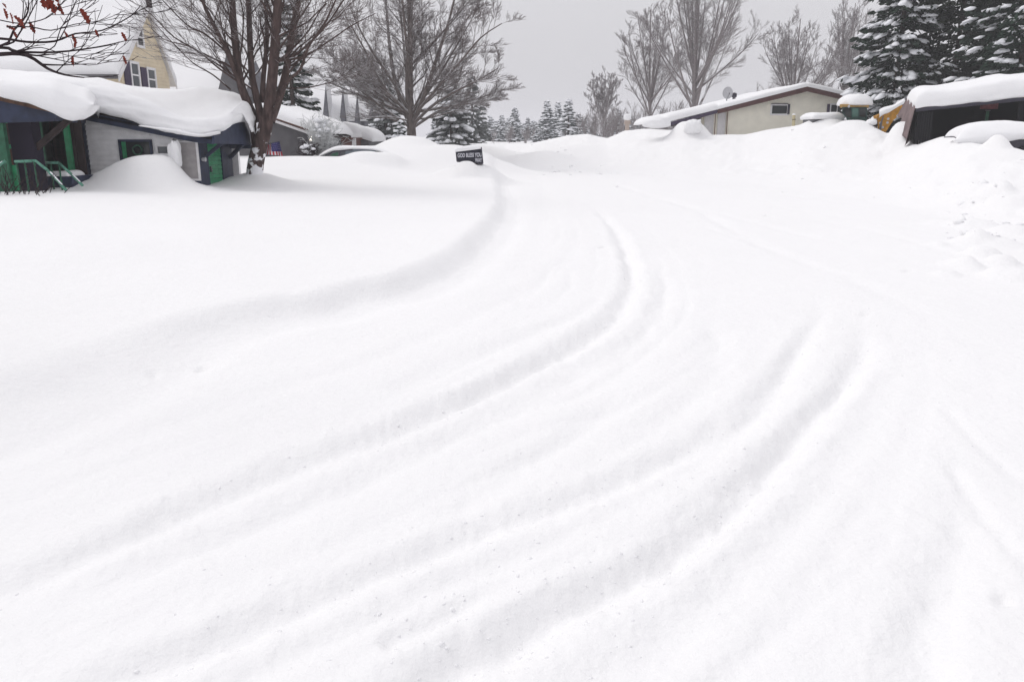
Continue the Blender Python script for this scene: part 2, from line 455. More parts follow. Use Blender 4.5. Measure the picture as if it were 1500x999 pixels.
BUMPS = [(1440,264,.42,.14),(1480,256,.5,.18),(1418,290,.22,.10),(1466,276,.4,.12),(1430,275,.3,.1),(1492,268,.35,.14),(1405,262,.5,.10),(1452,284,.26,.12),(1480,290,.22,.10),(1400,298,.16,.07),(1436,292,.15,.08),(1496,300,.3,.12),(1380,276,.2,.06),(1465,252,.3,.16),(1434,254,.22,.14)]
DIMP = [(220,497,.04),(291,486,.045),(1125,315,.08),(1080,771,.018),(1267,462,.04),(884,364,.06),(1152,548,.03),(1330,397,.05),(1470,880,.03)]
def height(X, Y):
    Yp = np.maximum(Y, .3); u = X/Yp
    r = np.hypot(X, Y)
    # gentle road surface
    h = .035*fbm(X*.35, Y*.35, 3) + .010*fbm(X*1.7+9, Y*1.7, 3) * (r < 40)
    d, sg, t, Ln = seg_dist(X, Y, EDGE)
    left = np.where(sg > 0, 1.0, 0.0)
    wob = .5 + .5*np.clip(1.2 + 2.2*vnoise(X*.45+3, Y*.45+.5), .2, 1.6)
    near = sstep((Y-3.5)/4.5)
    sdl = d*np.where(sg > 0, 1, -1) + .10*fbm(X*1.1, Y*1.1, 3)
    lip = sstep(sdl/(.42+.6*(1-near)))
    yard = .11 + .08*near + .30*sstep((d-1.0)/10) + .07*fbm(X*.22+4, Y*.22, 3)
    h = h*(1-.8*lip) + lip*yard*(.75 + .25*wob)
    sd_ = d*np.where(sg > 0, 1, -1)
    h = h - .035*np.exp(-((sd_+.20)/.20)**2)*(1-sstep((Y-25)/15))
    h = h - .012*lip*fbm(X*1.1+Y*.6, Y*.5, 2)
    # ruts
    for k, (pl, hw, dep) in enumerate(RUTS):
        lo = pl.min(0)-1.2; hi = pl.max(0)+1.2
        M = (X > lo[0]) & (X < hi[0]) & (Y > lo[1]) & (Y < hi[1])
        if not M.any(): continue
        x, y = X[M], Y[M]
        dd, s2, tt, LL = seg_dist(x, y, pl)
        dd = np.abs(dd*s2 + .05*fbm(x*1.3+k, y*1.3, 2) + .02*fbm(x*6, y*6, 2))
        fade = sstep(np.minimum(tt*16, (1-tt)*2.0)); main = dep > .035 and len(pl) > 50; dep = dep*(1.25 if main else 1.2)
        sdd = dd*s2 + .05*fbm(x*1.3+k, y*1.3, 2)
        amp = dep*fade*(.85 + .6*vnoise(tt*LL*.5+k*7, tt*0+k))
        wv = hw*(1 + .5*vnoise(tt*LL*.7+k*3, tt*0+2.5))
        g = -amp*np.exp(-(dd/wv)**2) + .14*amp*np.exp(-((dd-2.0*wv)/(wv*.8))**2)
        g = g + (.24*amp)*(fbm(x*9, y*9, 3)+.6*fbm(x*23, y*23, 2))*np.exp(-(dd/(2.6*wv))**2)
        if main:
            for q, (of, aa, ww) in enumerate(((-.62, .014, .05), (-.40, .016, .05), (.46, .012, .05), (.74, .018, .06), (1.05, .012, .06), (-.95, .012, .07))):
                env = np.clip(.3+2.2*vnoise(tt*LL*.45+q*5.1+k, tt*0+q+.3), 0, 1)*fade
                g = g - aa*env*np.exp(-((sdd-of-.04*vnoise(tt*LL*.3+q, tt*0+7.5))/ww)**2)
        h[M] += g
    # plough banks
    D0 = np.interp(u, fu, fD); D1 = np.interp(u, cu, cD); Z1 = np.interp(u, cu, cZ)
    s = (Y-D0)/(D1-D0); ok = (Y > .5) & (u > -.16)
    uf = sstep((u+.16)/.08)
    rough = .16*fbm(X*.55+3, Y*.4, 4) + .15*np.abs(fbm(X*1.6, Y*1.3+8, 3)) + .10*np.maximum(fbm(X*2.3+2, Y*1.9, 3)-.08, 0) + .06*np.maximum(fbm(X*.8, Y*3.0, 3), 0)
    chunk = np.exp(-((u-.06)/.05)**2)*np.exp(-((Y-D1+6)/8)**2)
    rough = rough + chunk*(.45*np.abs(fbm(X*.9, Y*.7, 4)))
    prof = np.where(s < 1, .40*np.clip(s,0,1) + .60*sstep(np.clip((s-.15)/.85, 0, 1)), 1 - .12*sstep((Y-D1)/6))
    sl_ = sstep(s*3)*(1-sstep((s-.80)*6)*.85)
    bank = Z1*prof + rough*sl_
    h = np.where(ok & (s > 0), h*(1-uf*sstep(s*2)) + uf*np.maximum(bank, 0)*1.0 , h)
    # far land behind the left yards
    farl = sstep((Y-44)/25)*(1-uf)
    h = h*(1-farl) + farl*(1.0 + .15*fbm(X*.05, Y*.05, 2))
    h = np.where(Y > 75, np.maximum(h, .95), h)
    for cx, cy, zt, rx, ry, p in MOUNDS:
        M = (np.abs(X-cx) < rx*3.2) & (np.abs(Y-cy) < ry*3.2)
        if not M.any(): continue
        x, y = X[M], Y[M]
        q = (np.abs((x-cx)/rx)**2 + np.abs((y-cy)/ry)**2)**.5
        q = q*(1+.18*fbm(x*.9/rx+cx, y*.9/ry, 2))
        tgt = zt*np.exp(-.6*q**p) + h[M]*(1-np.exp(-.6*q**p))
        h[M] = np.maximum(h[M], tgt)
    for px, py, rr, hh in BUMPS:
        g0 = gnd(px, py, .9); q = np.hypot(X-g0[0], Y-g0[1])/rr
        h = h + hh*np.exp(-q**4)*(1+.6*fbm(X*2.5, Y*2.5, 2))
    for px, py, rr in DIMP:
        g0 = gnd(px, py, .25 if px < 400 else 0)
        q = np.hypot(X-g0[0], (Y-g0[1]))/rr
        h = h - 1.3*rr*np.exp(-q**2)
    # crumbs and scuffing on the driven part
    sc = (1-lip)*np.exp(-(np.maximum(r-3, 0)/9)**1)
    h = h + .010*sc*np.maximum(fbm(X*11, Y*11, 3)-.12, 0)*(fbm(X*.8+3, Y*.8, 2) > -.15)
    return h
def groundz(x, y): return float(height(np.array([float(x)]), np.array([float(y)]))[0])

def build_ground():
    fine = np.arange(-41, 41.001, .16)
    coarse = np.concatenate([np.arange(-180, -41, 3.0), fine, np.arange(44, 180, 3.0)])
    rr = np.concatenate([[.5], .8*np.exp(np.arange(0, math.log(75/.8), .0105)), 78*np.exp(np.arange(0, math.log(1200/78), .07))])
    A, Rr = np.meshgrid(np.radians(coarse), rr, indexing='ij')
    X = np.sin(A)*Rr; Y = np.cos(A)*Rr
    Z = height(X.ravel(), Y.ravel()).reshape(X.shape)
    Z = np.where(Rr < 1.3, Z*sstep((Rr-.5)/.8), Z)
    na, nr = X.shape
    V = np.stack([X, Y, Z], -1).reshape(-1, 3)
    I = np.arange(na*nr).reshape(na, nr); J = np.roll(I, -1, axis=0)
    F = np.stack([I[:, :-1], I[:, 1:], J[:, 1:], J[:, :-1]], -1).reshape(-1, 4)
    c = len(V); V = np.concatenate([V, [[0, 0, 0]]])
    Ft = np.stack([I[:, 0], J[:, 0], np.full(na, c), np.full(na, c)], -1)
    me_v = V
    g = link_mesh('snow_ground', V, F, None, None, True)
    # centre fan
    g2 = MB(); 
    m = bpy.data.materials.new('ground_snow'); m.use_nodes = True
    t = m.node_tree; b = t.nodes['Principled BSDF']
    b.inputs['Roughness'].default_value = .85; b.inputs['Specular IOR Level'].default_value = .12
    co = t.nodes.new('ShaderNodeTexCoord')
    n0 = t.nodes.new('ShaderNodeTexNoise'); n0.inputs['Scale'].default_value = .5; n0.inputs['Detail'].default_value = 3
    k = t.nodes.new('ShaderNodeMix'); k.data_type = 'RGBA'
    k.inputs['A'].default_value = (.84, .837, .84, 1); k.inputs['B'].default_value = (.87, .868, .87, 1)
    t.links.new(co.outputs['Object'], n0.inputs['Vector']); t.links.new(n0.outputs['Fac'], k.inputs['Factor'])
    t.links.new(k.outputs['Result'], b.inputs['Base Color'])
    n1 = t.nodes.new('ShaderNodeTexNoise'); n1.inputs['Scale'].default_value = 16; n1.inputs['Detail'].default_value = 6; n1.inputs['Roughness'].default_value = .62
    n2 = t.nodes.new('ShaderNodeTexNoise'); n2.inputs['Scale'].default_value = 3; n2.inputs['Detail'].default_value = 4
    t.links.new(co.outputs['Object'], n1.inputs['Vector']); t.links.new(co.outputs['Object'], n2.inputs['Vector'])
    b1 = t.nodes.new('ShaderNodeBump'); b1.inputs['Distance'].default_value = .012; b1.inputs['Strength'].default_value = 1
    b2 = t.nodes.new('ShaderNodeBump'); b2.inputs['Distance'].default_value = .02; b2.inputs['Strength'].default_value = 1
    t.links.new(n1.outputs['Fac'], b1.inputs['Height']); t.links.new(n2.outputs['Fac'], b2.inputs['Height'])
    t.links.new(b2.outputs[0], b1.inputs['Normal']); t.links.new(b1.outputs[0], b.inputs['Normal'])
    g.data.materials.append(m)
    structure(g)
build_ground()

def crumbs(name, P, sz, seed):
    g = np.random.RandomState(seed); tv, tf = ICO1; n = len(P)
    Z = height(P[:, 0], P[:, 1]); c = np.stack([P[:, 0], P[:, 1], Z-sz*.28], 1)
    V = tv[None]*(1+g.uniform(-.3, .3, (n, len(tv), 1)))*sz[:, None, None]*g.uniform(.6, 1.2, (n, 1, 3))*np.array([1, 1, .75])+c[:, None, :]
    F = (tf[None]+(np.arange(n)*len(tv))[:, None, None]).reshape(-1, 3)
    o = link_mesh(name, V.reshape(-1, 3), F, SNOW, None, True); o['kind'] = 'stuff'; return o
gC = np.random.RandomState(8); pts = []; szs = []
for k in (0, 2, 5, 8, 3):
    pl = RUTS[k][0]; n = (420, 320, 420, 60, 100)[(0, 2, 5, 8, 3).index(k)]
    q = gC.rand(n)**.8*(len(pl)-2); i0 = q.astype(int); f = (q-i0)[:, None]; p = pl[i0]*(1-f)+pl[i0+1]*f
    keep = fbm(p[:, 0]*1.1, p[:, 1]*1.1, 3) > -.08
    pts.append((p+gC.normal(0, 1, p.shape)*gC.uniform(.05, .38, (n, 1)))[keep]); szs.append(gC.uniform(.003, .009, n)[keep]*gC.choice([1, 1, 1, 1.6], n)[keep])
crumbs('snow_crumbs', np.concatenate(pts), np.concatenate(szs), 4)
pts = []; szs = []
for x0, x1, y0, y1, n, a, b in ((775, 900, 208, 238, 90, .05, .20), (900, 1340, 205, 262, 60, .04, .13), (1390, 1500, 245, 305, 80, .03, .13), (1040, 1500, 300, 420, 18, .015, .03)):
    for _ in range(n):
        g0 = gnd(gC.uniform(x0, x1), gC.uniform(y0, y1), .6 if y0 < 300 else 0); pts.append(g0[:2]); szs.append(a+(b-a)*gC.rand()**3)
crumbs('snow_chunks', np.array(pts), np.array(szs), 5)
# ------------------------------------------------------------------ house with porch (left)
def onY(px, py, Y): return at(px, py, Y)
YW = 21.6
gz = 0.3
c0 = onY(124, 172, YW); c1 = onY(290, 206, YW)
XC = c1[0]
house = thing('house', 'low white clapboard house with navy trim, green porch and deep snow overhanging its roof', 'house', (c0[0], YW, -.4))
# clapboard wall facing the camera
sid = MB()
xl, xr = c0[0], XC-.02
ztop = lambda x: c0[2] + (c1[2]-c0[2])*(x-c0[0])/(c1[0]-c0[0])
z = -.4
WX0, WX1 = onY(180, 220, YW)[0], onY(222, 220, YW)[0]
WZ0, WZ1 = onY(200, 232, YW)[2], onY(200, 208, YW)[2]
while z < ztop(xl)-.02:
    z1 = min(z+.125, 9)
    xr2 = xr
    if z1 > ztop(xr): xr2 = xl + (ztop(xl)-z1)/(ztop(xl)-ztop(xr))*(xr-xl)
    if xr2 > xl+.05:
        sid.prism([(xl, YW-.045, z), (xl, YW, z), (xl, YW, z1), (xl, YW-.006, z1)], (xr2-xl, 0, 0))
    z += .125
o = part('clapboard_siding', sid, WHITE, house); o['kind'] = 'stuff'
wl = MB()
wl.prism([(xl, YW+.01, -.4), (xr, YW+.01, -.4), (xr, YW+.01, ztop(xr)), (xl, YW+.01, ztop(xl))], (0, .15, 0))
wl.box(xl, xl+.15, YW+.2, 24.8, -.4, 2.2)
wl.box(xl, xr, 24.7, 24.85, -.4, 2.4)
part('wall', wl, WHITE, house)
# navy side wall facing right, with the green door
XS = XC
dY0 = atX(306, 240, XS)[1]; dY1 = atX(326, 240, XS)[1]; sY1 = atX(341, 240, XS)[1]
dz1 = atX(316, 206, XS)[2]
nw = MB()
nw.box(XS-.14, XS, YW-.02, dY0, -.4, c1[2]+.25)
nw.box(XS-.14, XS, dY1, sY1, -.4, c1[2]+.45)
nw.box(XS-.14, XS, dY0, dY1, dz1, c1[2]+.45)
part('navy_wall', nw, NAVY, house)
dr = MB()
z = -.4
while z < dz1:
    dr.prism([(XS-.07, dY0, z), (XS-.07, dY0, z+.115), (XS-.04, dY0, z+.12), (XS-.025, dY0, z+.012)], (0, dY1-dY0, 0)); z += .12
d_ = part('door', dr, GREEN, house)
part('latch', MB().box(XS-.02, XS+.03, dY0+.08, dY0+.14, .75, .9), STEEL, d_)
wlamp = MB(); q = atX(296, 234, XS); wlamp.tube([(XS, q[1], q[2]), (XS+.1, q[1], q[2])], [.045, .06], 10)
part('wall_lamp', wlamp, DISHM, house)
# corner boards
cb = MB().box(xr-.14, xr+.024, YW-.06, YW-.035, -.4, ztop(xr)+.1)
part('corner_board', cb, NAVY, house)
cb = MB().box(xl-.32, xl, YW-.07, YW+.12, -.4, ztop(xl)+.1)
part('corner_board', cb, NAVY, house)
# rake fascia along the slope
YF = YW-.30
f0 = onY(118, 163, YF); f1 = onY(312, 199, YF)
fb = MB(); fb.prism([onY(x, y, YF) for x, y in ((118,175),(283,208.5),(312,211.5),(312,198),(270,195),(118,163))][::-1], (0, .06, 0))
part('fascia', fb, NAVY, house)
# roof deck
rf = MB()
rb0 = np.array([f0[0]-6, 25.2, 2.55]); rb1 = np.array([XS+.3, 25.0, 2.45])
rm1 = atX(352, 170, XS+.62); 
rf.prism([f0-[0,0,.05], f1-[0,0,.05], rm1-[0,0,.08], rb1, rb0+[6,0,0]], (0, 0, -.06))
part('roof', rf, DARKW, house)
# gable over the door
XG = XS+.62
ga = atX(284, 209, XG); gb = atX(352, 167, XG); gc = atX(367, 213, XG)
gm = MB().prism([atX(x, y, XG) for x, y in ((313,211),(366,212),(367,200),(353,167),(330,184),(314,197))], (-.05, 0, 0))
nb = 7
part('gable', gm, NAVY, house)
gr = MB(); gr.prism([gb+[0,0,.03], gc+[.0,.1,.0], gc+[-.9,.1,.0], gb+[-.9,0,.03]], (0, -.03, -.10))
part('porch_roof', gr, NAVY, house)
for (a, b) in (((329, 207), (302, 229)), ((356, 211), (337, 231))):
    p0 = atX(a[0], a[1], XG-.08); p1 = atX(b[0], b[1], XS+.03)
    part('brace', MB().beam(p0, p1, .09), NAVY, house)
window(house, (WX0, YW-.035, WZ0), (1,0,0), (0,0,1), (0,-1,0), WX1-WX0, WZ1-WZ0, NAVY, GLASSD, fw=.06, depth=.06)
wr = MB()
wc = np.array([WX0+(WX1-WX0)*.55, YW-.075, (WZ0+WZ1)/2]); a_ = np.linspace(0, 2*np.pi, 19)
wr.tube([wc+[.12*math.cos(t), 0, .12*math.sin(t)] for t in a_], [.022]*19, 5, False)
part('wreath', wr, DKGREEN, house)
part('curtain', MB().box(WX0+.01, WX0+.12, YW-.062, YW-.052, WZ0, WZ1), GREEN, house)
# white framed door leaning at right end of the wall
for (x0, y0, x1, y1, gl) in ((234, 215, 249, 227, GLASSG), (263, 209, 288, 262, mat('grey_door_panel', (.36, .34, .34), .6, var=.1))):
    a = onY(x0, y1, YW); b = onY(x1, y0, YW)
    window(house, (a[0], YW-.045, a[2]), (1,0,0), (0,0,1), (0,-1,0), b[0]-a[0], b[2]-a[2], TRIMW, gl, fw=.05, depth=.05, ny=1, name='storm_window' if x0 < 250 else 'storm_door')
# snow on the main roof : lofted sections
def loft(name, secs, parent, m=SNOW, ka=5, kb=4, lump=.03, seed=0, strat=0.0):
    S = np.array(secs, float)                      # (K, M, 3) open rings, closed underneath
    S = catmull(S, ka); S = catmull(S.transpose(1, 0, 2), kb).transpose(1, 0, 2)
    K, M = S.shape[:2]
    nrm = np.cross(np.gradient(S, axis=0), np.gradient(S, axis=1)); nrm /= np.linalg.norm(nrm, axis=2, keepdims=True)+1e-9
    nz = fbm(S[..., 0]*1.4+seed, S[..., 1]*1.1+S[..., 2]*2.3, 4)
    ed = np.ones((K, M)); ed[:, 0] = 0; ed[:, -1] = 0
    S = S + nrm*(nz*lump*2*ed)[..., None]
    if strat:
        fr_ = np.clip(1-np.abs(nrm[..., 2])*1.6, 0, 1)*ed
        S = S + nrm*(strat*fr_*fbm(S[..., 0]*.9+seed, S[..., 2]*8+S[..., 0]*1.2, 3))[..., None]
    I = np.arange(K*M).reshape(K, M)
    F = [np.stack([I[:-1, :-1], I[1:, :-1], I[1:, 1:], I[:-1, 1:]], -1).reshape(-1, 4)]
    F.append(np.stack([I[:-1, -1], I[1:, -1], I[1:, 0], I[:-1, 0]], -1))
    V = S.reshape(-1, 3); c0_ = len(V)
    V = np.concatenate([V, S[0].mean(0)[None], S[-1].mean(0)[None]])
    fl = [tuple(q) for f in F for q in f]
    for j in range(M): 
        fl.append((I[0, j], I[0, (j+1) % M], c0_)); fl.append((I[-1, (j+1) % M], I[-1, j], c0_+1))
    fl = [tuple(int(x) for x in q) for q in fl]
    return link_mesh(name, V, fl, m, parent, True)
cols = [ # px of column: (bottom y, front depth, shoulder y, silhouette px, silhouette y, back depth)
    (-90, 120, 21.2, 100, -90, 98, 25.2), (0, 135, 21.2, 111, 0, 104, 25.2), (60, 150, 21.2, 114, 62, 107.5, 25.2), (120, 169, 21.2, 122, 122, 113.5, 25.2),
    (143, 166, 21.2, 126, 148, 116, 25.2), (178, 175, 21.2, 134, 186, 125, 25.1), (219, 189, 21.2, 150, 226, 129.5, 25.1),
    (263, 196, 21.15, 168, 276, 129, 25.0), (293, 199, 21.1, 174, 312, 130, 25.0), (320, 192, 21.2, 170, 340, 134, 24.9),
    (338, 180, 21.5, 161, 356, 143, 24.8), (353, 168, 22.2, 152, 366, 153, 24.7), (362, 180, 22.7, 160, 371, 168, 24.6), (368, 194, 23.2, 180, 373, 180, 24.3)]
secs = []
for px, yb, D, ys, qx, qy, Db in cols:
    b = at(px, yb, D); s = at(px, ys, D+.45); sh = at(px, ys, D+.2); t = at(qx, qy, Db)
    mid = at(px, (yb+ys)/2, D-.08)
    low = at(px, yb-(yb-ys)*.16, D-.09); hi = at(px, ys+(yb-ys)*.16, D-.0)
    m2 = (s+t)/2 + [0, 0, .03]
    bk = t + [0, .35, -.2]; bk2 = t + [0, .4, -.7]
    secs.append([b+[0,.25,.01], b, low, mid, hi, sh+[0,0,.02], s+[0,.3,.05], m2, t, bk, bk2])
loft('roof_snow', secs, house, lump=.04, kb=6, ka=8, strat=.10)
# strip of snow hanging on to the fascia
secs = []
for px, y0, y1 in ((205,186,183),(235,191.5,187),(262,196,190),(281,200,194.5),(300,200.5,196),(319,196,192)):
    b = at(px, y0, 21.02); t = at(px, y1, 21.02); secs.append([b+[0,.2,0], b, (b+t)/2+[0,-.09,0], t, t+[0,.2,0]])
loft('hanging_snow', secs, house, ka=4, kb=3, lump=.015)

# porch wing
YP = 18.2; YB = 20.6
pw = MB()
e0 = at(-60, 131, YP); e1 = at(0, 145, YP); e2 = at(76, 163, YP); e3 = at(107, 172, YP+.8)
part('porch_fascia', MB().prism([e0, e2, e2-[0,0,.035], e0-[0,0,.05]], (0, .08, 0)).prism([e0, e2, e2+[0,0,.05], e0+[0,0,.05]], (0, .6, 0)), BROWN, house)
part('porch_beam', MB().prism([e0+[0,.1,-.05], e2+[0,.1,-.035], at(80, 178, YP+.1), at(-60, 182, YP+.1)], (0, .1, 0)), NAVY, house)
part('porch_beam', MB().prism([e2+[.02,.15,-.03], at(124, 168, YW-.1), at(124, 181, YW-.1), at(80, 178, YP+.25)], (-.02, .12, 0)), NAVY, house)
part('porch_roof_deck', MB().prism([e0+[0,.1,.0], e2+[0,.1,.0], at(120, 170, YW-.3), at(-60, 150, YW-.3)], (0, 0, .06)), DARKW, house)
bx0 = at(-140, 230, YB)[0]; bx1 = at(124, 230, YB)[0]
# back wall of individually built vertical planks
pl = MB(); k = 0; x = bx0
PLANKM = [BROWN, DARKW, DARKW, BROWN, DARKW]
proto = None
while x < bx1:
    wdt = .19
    if proto is None:
        proto = {}
        for pm in (BROWN, DARKW):
            mb = MB().box(-.09, .09, -.02, .02, -.4, 2.5); me_o = link_mesh('plank', mb.v, mb.f, pm, house); proto[pm.name] = me_o
            me_o.location = (x+.09-house.location[0], YB-house.location[1], 0-house.location[2]+0); x += wdt
            v = np.array([q.co[:] for q in me_o.data.vertices]) + np.array(house.location); me_o.data.vertices.foreach_set('co', v.ravel())
    pm = PLANKM[(k*7+k//3) % 5]; k += 1
    c = proto[pm.name].copy(); COL.objects.link(c); c.parent = house
    c.location = (x+.09-house.location[0], YB+.008*((k*5) % 3)-house.location[1], -house.location[2]); x += wdt
# items on the back wall
def on_back(x0, y0, x1, y1, mf, mg, **kw):
    a = at(x0, y1, YB-.03); b = at(x1, y0, YB-.03)
    return window(house, (a[0], YB-.05, a[2]), (1,0,0), (0,0,1), (0,-1,0), b[0]-a[0], b[2]-a[2], mf, mg, **kw)
on_back(7, 181, 19, 212, GREEN, DARKW, fw=.10, name='green_window')
on_back(51, 212, 70, 240, TRIMW, GLASSD, fw=.035, nx=2, ny=2)
for x0, x1, m_ in ((96, 99, GREEN), (79, 83, DKGREEN), (89, 91, TAN), (72, 74, DKGREEN)):
    a = at(x0, 300, YB-.1); b = at(x1, 172, YB-.1)
    part('porch_post', MB().box(a[0], b[0], YB-.14, YB-.06, -.2, b[2]), m_, house)
a = at(25, 260, YP+.6); b = at(46, 176, YP+.6)
part('porch_pillar', MB().box(a[0], b[0], YP+.55, YP+.9, -.3, b[2]), mat('dark_plum_wood', (.018, .013, .028), .9), house)
a = at(11, 300, YP+.3); b = at(26, 242, YP+.3)
part('green_panel', MB().box(a[0], b[0], YP+.25, YP+.31, -.3, b[2]), GREEN, house)
a = at(0, 280, YP+.2); b = at(5, 178, YP+.2)
part('porch_post', MB().box(a[0]-.04, b[0], YP+.15, YP+.27, -.3, b[2]), DKGREEN, house)
part('brace', MB().beam(at(103, 174, 18.9), at(40, 229, 18.9), .11, .12), DARKW, house)
a = at(26, 276, 19.4); b = at(104, 259, 19.4)
dk = part('porch_deck', MB().box(a[0]-1, b[0], 19.4, YB, -.3, b[2]), NAVY, house)
snow_slab('deck_snow', [(at(50,258,19.4)[0],19.42,b[2]),(at(70,258,19.4)[0],19.42,b[2]),(at(70,258,19.4)[0],20.2,b[2]),(at(50,258,19.4)[0],20.2,b[2])], .10, house, ns=14, nt=14, over=.01)
snow_slab('deck_snow', [(at(81,258,19.4)[0],19.42,b[2]),(at(99,258,19.4)[0],19.42,b[2]),(at(99,258,19.4)[0],20.2,b[2]),(at(81,258,19.4)[0],20.2,b[2])], .12, house, ns=14, nt=14, over=.01, seed=3)
cols = [(-110, 118, 96, 100, 88), (-40, 133, 108, -30, 97), (0, 142, 114, 6, 104), (40, 152, 118, 46, 108), (75, 163, 124, 80, 115), (95, 173, 132, 98, 121), (112, 174, 138, 112, 126), (126, 168, 142, 124, 130), (133, 161, 147, 130, 139), (137, 155, 150, 134, 148)]
secs = []
for i, (px, yb, ys, qx, qy) in enumerate(cols):
    D = YP-.12 + (0 if px < 80 else (px-80)*.010); qx = px+4 if px > -100 else px
    b = at(px, yb, D); s = at(px, ys, D+.42); t = at(qx, qy, D+1.9)
    secs.append([b+[0,.3,0], b+[0,.02,0], at(px, yb-(yb-ys)*.2, D-.09), at(px, (yb+ys)/2, D-.11), at(px, ys+(yb-ys)*.15, D+.06), s, (s+t)/2+[0,0,.04], t, (t-[0,0,CAMZ])*(1+.7/D)+[0,0,CAMZ-.08], (t-[0,0,CAMZ])*(1+.8/D)+[0,0,CAMZ-.45]])
loft('porch_roof_snow', secs, house, lump=.03, seed=4, kb=5, ka=7, strat=.05)
# snow stuck on the storm window sill: pillar of snow
snow_blob('snow_pillar', at(256, 227, 21.2), .15, .13, .33, house, flat=1.0, seed=3, power=3.6, lump=.28)
snow_blob('sill_snow', at(239, 229, 21.4), .30, .12, .07, house, flat=1.0, seed=5)

# hand rails at the porch steps
def rail(label, pts, D, posts):
    zb = groundz(at(pts[0][0], 270, D)[0], D)-.3
    base = at(pts[0][0], pts[0][1], D); t = thing('handrail', label, 'handrail', (base[0], D, zb), 'handrails of the porch steps')
    P = [at(x, y, D + dd) for x, y, dd in pts]
    m = MB()
    for a, b in zip(P[:-1], P[1:]): m.tube([a, b], [.03, .03], 8)
    part('top_rail', m, PIPE, t, True)
    for x, y, dd in posts:
        a = at(x, y, D+dd); part('post', MB().tube([a, (a[0], a[1], zb)], [.02, .02], 6), DKGREEN, t, True)
    s = MB()
    a, b = P[-2], P[-1]; s.tube([a+(b-a)*.15+[0,0,.028], a+(b-a)*.8+[0,0,.028]], [.018, .016], 6)
    part('rail_snow', s, SNOWB, t, True)
rail('green pipe handrail nearer the camera, sloping into the snow before the porch', [(22,237,.1),(52,236,0),(70,250,-.1),(97,279,-.35)], 17.7, [(24,237,.1),(36,237,.1),(50,237,0)])
rail('green pipe handrail nearer the white siding, half hidden behind the other rail', [(58,238,.4),(86,239,0),(104,255,-.1),(121,272,-.3)], 19.0, [(62,239,.3),(74,239,.2),(86,239,0)])
rail('short green handrail at the left edge beside the green panel', [(-40,262,.1),(-12,250,.0),(8,236,.1)], 17.6, [(2,240,.1),(-12,250,0)])

# bare shrub before the porch
rs = random.Random(5)
def chain_twig(p, d, L_, r, n=5, j=.25, up=.0):
    P = [np.array(p, float)]; d = np.array(d, float)
    for i in range(n):
        d = d + np.array([rs.gauss(0, j), rs.gauss(0, j), rs.gauss(0, j)+up]); d /= np.linalg.norm(d); P.append(P[-1]+d*L_/n)
    return np.array(P), np.linspace(r, r*.4, n+1)
sb = thing('bare_shrub', 'leafless dark shrub sticking out of the snow before the green porch', 'shrub', (at(30, 292, 17)[0], 17.0, groundz(at(30,292,17)[0], 17.0)))
ch = []
for i in range(34):
    x = rs.uniform(-30, 66); p = at(x, 292, 17+rs.uniform(-.3, .3)); p[2] = groundz(p[0], p[1])-.1
    c, r_ = chain_twig(p, (rs.gauss(0, .25), rs.gauss(0, .15), 1), rs.uniform(.35, .95), .011); ch.append((c, r_))
    for q in range(2):
        kk = rs.randint(2, 4); ch.append(chain_twig(c[kk], (rs.gauss(0, .8), rs.gauss(0, .4), 1), rs.uniform(.15, .35), .007))
for (x0, x1) in ((70, 88), (62, 78), (88, 104)):
    p = at(x0, 287, 17.2); p[2] = groundz(p[0], p[1])-.1; d = at(x1, 255, 17.2)-p; ch.append(chain_twig(p, d, np.linalg.norm(d), .010, j=.08))
V, F = tubes(ch, 4); link_mesh('stems', V, F, OAKB, sb)

# ------------------------------------------------------------------ yellow house
XY = at(172, 110, 32)[0]
pk = atX(212, 8, XY); ea = atX(170, 106, XY); eb = atX(252, 118, XY)
yh = thing('yellow_house', 'tall cream yellow house with steep snowy roof and dark shuttered gable windows', 'house', (XY, 34.5, -.2))
pkz = pk[2]; eaz = ea[2]
yf, yb_ = ea[1]+.35, eb[1]-.35; ym = pk[1]
m = MB().prism([(XY, yf, -.2), (XY, yb_, -.2), (XY, yb_, eaz+.25), (XY, ym, pkz-.15), (XY, yf, eaz+.25)], (-.2, 0, 0))
m.box(XY-13, XY-.2, yf, yf+.2, -.2, eaz+.25); m.box(XY-13, XY-.2, yb_-.2, yb_, -.2, eaz+.25)
part('wall', m, YELLOWS, yh)
cl = MB(); z = eaz-1.2
while z < pkz-.4:
    f_ = lambda zz: (yf + max(0, (zz-eaz-.25))/(pkz-.15-eaz-.25)*(ym-yf), yb_ - max(0, (zz-eaz-.25))/(pkz-.15-eaz-.25)*(yb_-ym))
    a, b = f_(z+.14); cl.prism([(XY, a+.02, z), (XY+.03, a+.02, z), (XY+.012, a+.02, z+.14), (XY, a+.02, z+.14)], (0, b-a-.04, 0)); z += .14
o = part('clapboard_siding', cl, YELLOWS, yh); o['kind'] = 'stuff'
ov = .12
def rp(y, z_, x): return np.array([x, y, z_])
sl_f = (pkz-eaz)/(ym-ea[1]); 
F0 = rp(ea[1]-.15, eaz-.12, XY+ov); F1 = rp(ym, pkz, XY+ov); B0 = rp(eb[1]+.1, eaz-.1, XY+ov)
m = MB().prism([F0, F1, F1+[-13.5,0,0], F0+[-13.5,0,0]], (0, 0, -.14)).prism([F1, B0, B0+[-13.5,0,0], F1+[-13.5,0,0]], (0, 0, -.14))
part('roof', m, TRIMW, yh)
part('rake_board', MB().prism([F0+[.004,0,-.02], F1+[.004,0,-.02], F1+[.004,0,-.24], F0+[.004,0,-.24]], (.04, 0, 0)), TRIMW, yh)
part('rake_board', MB().prism([B0+[.004,0,-.02], F1+[.004,0,-.02], F1+[.004,0,-.24], B0+[.004,0,-.24]], (.04, 0, 0)), TRIMW, yh)
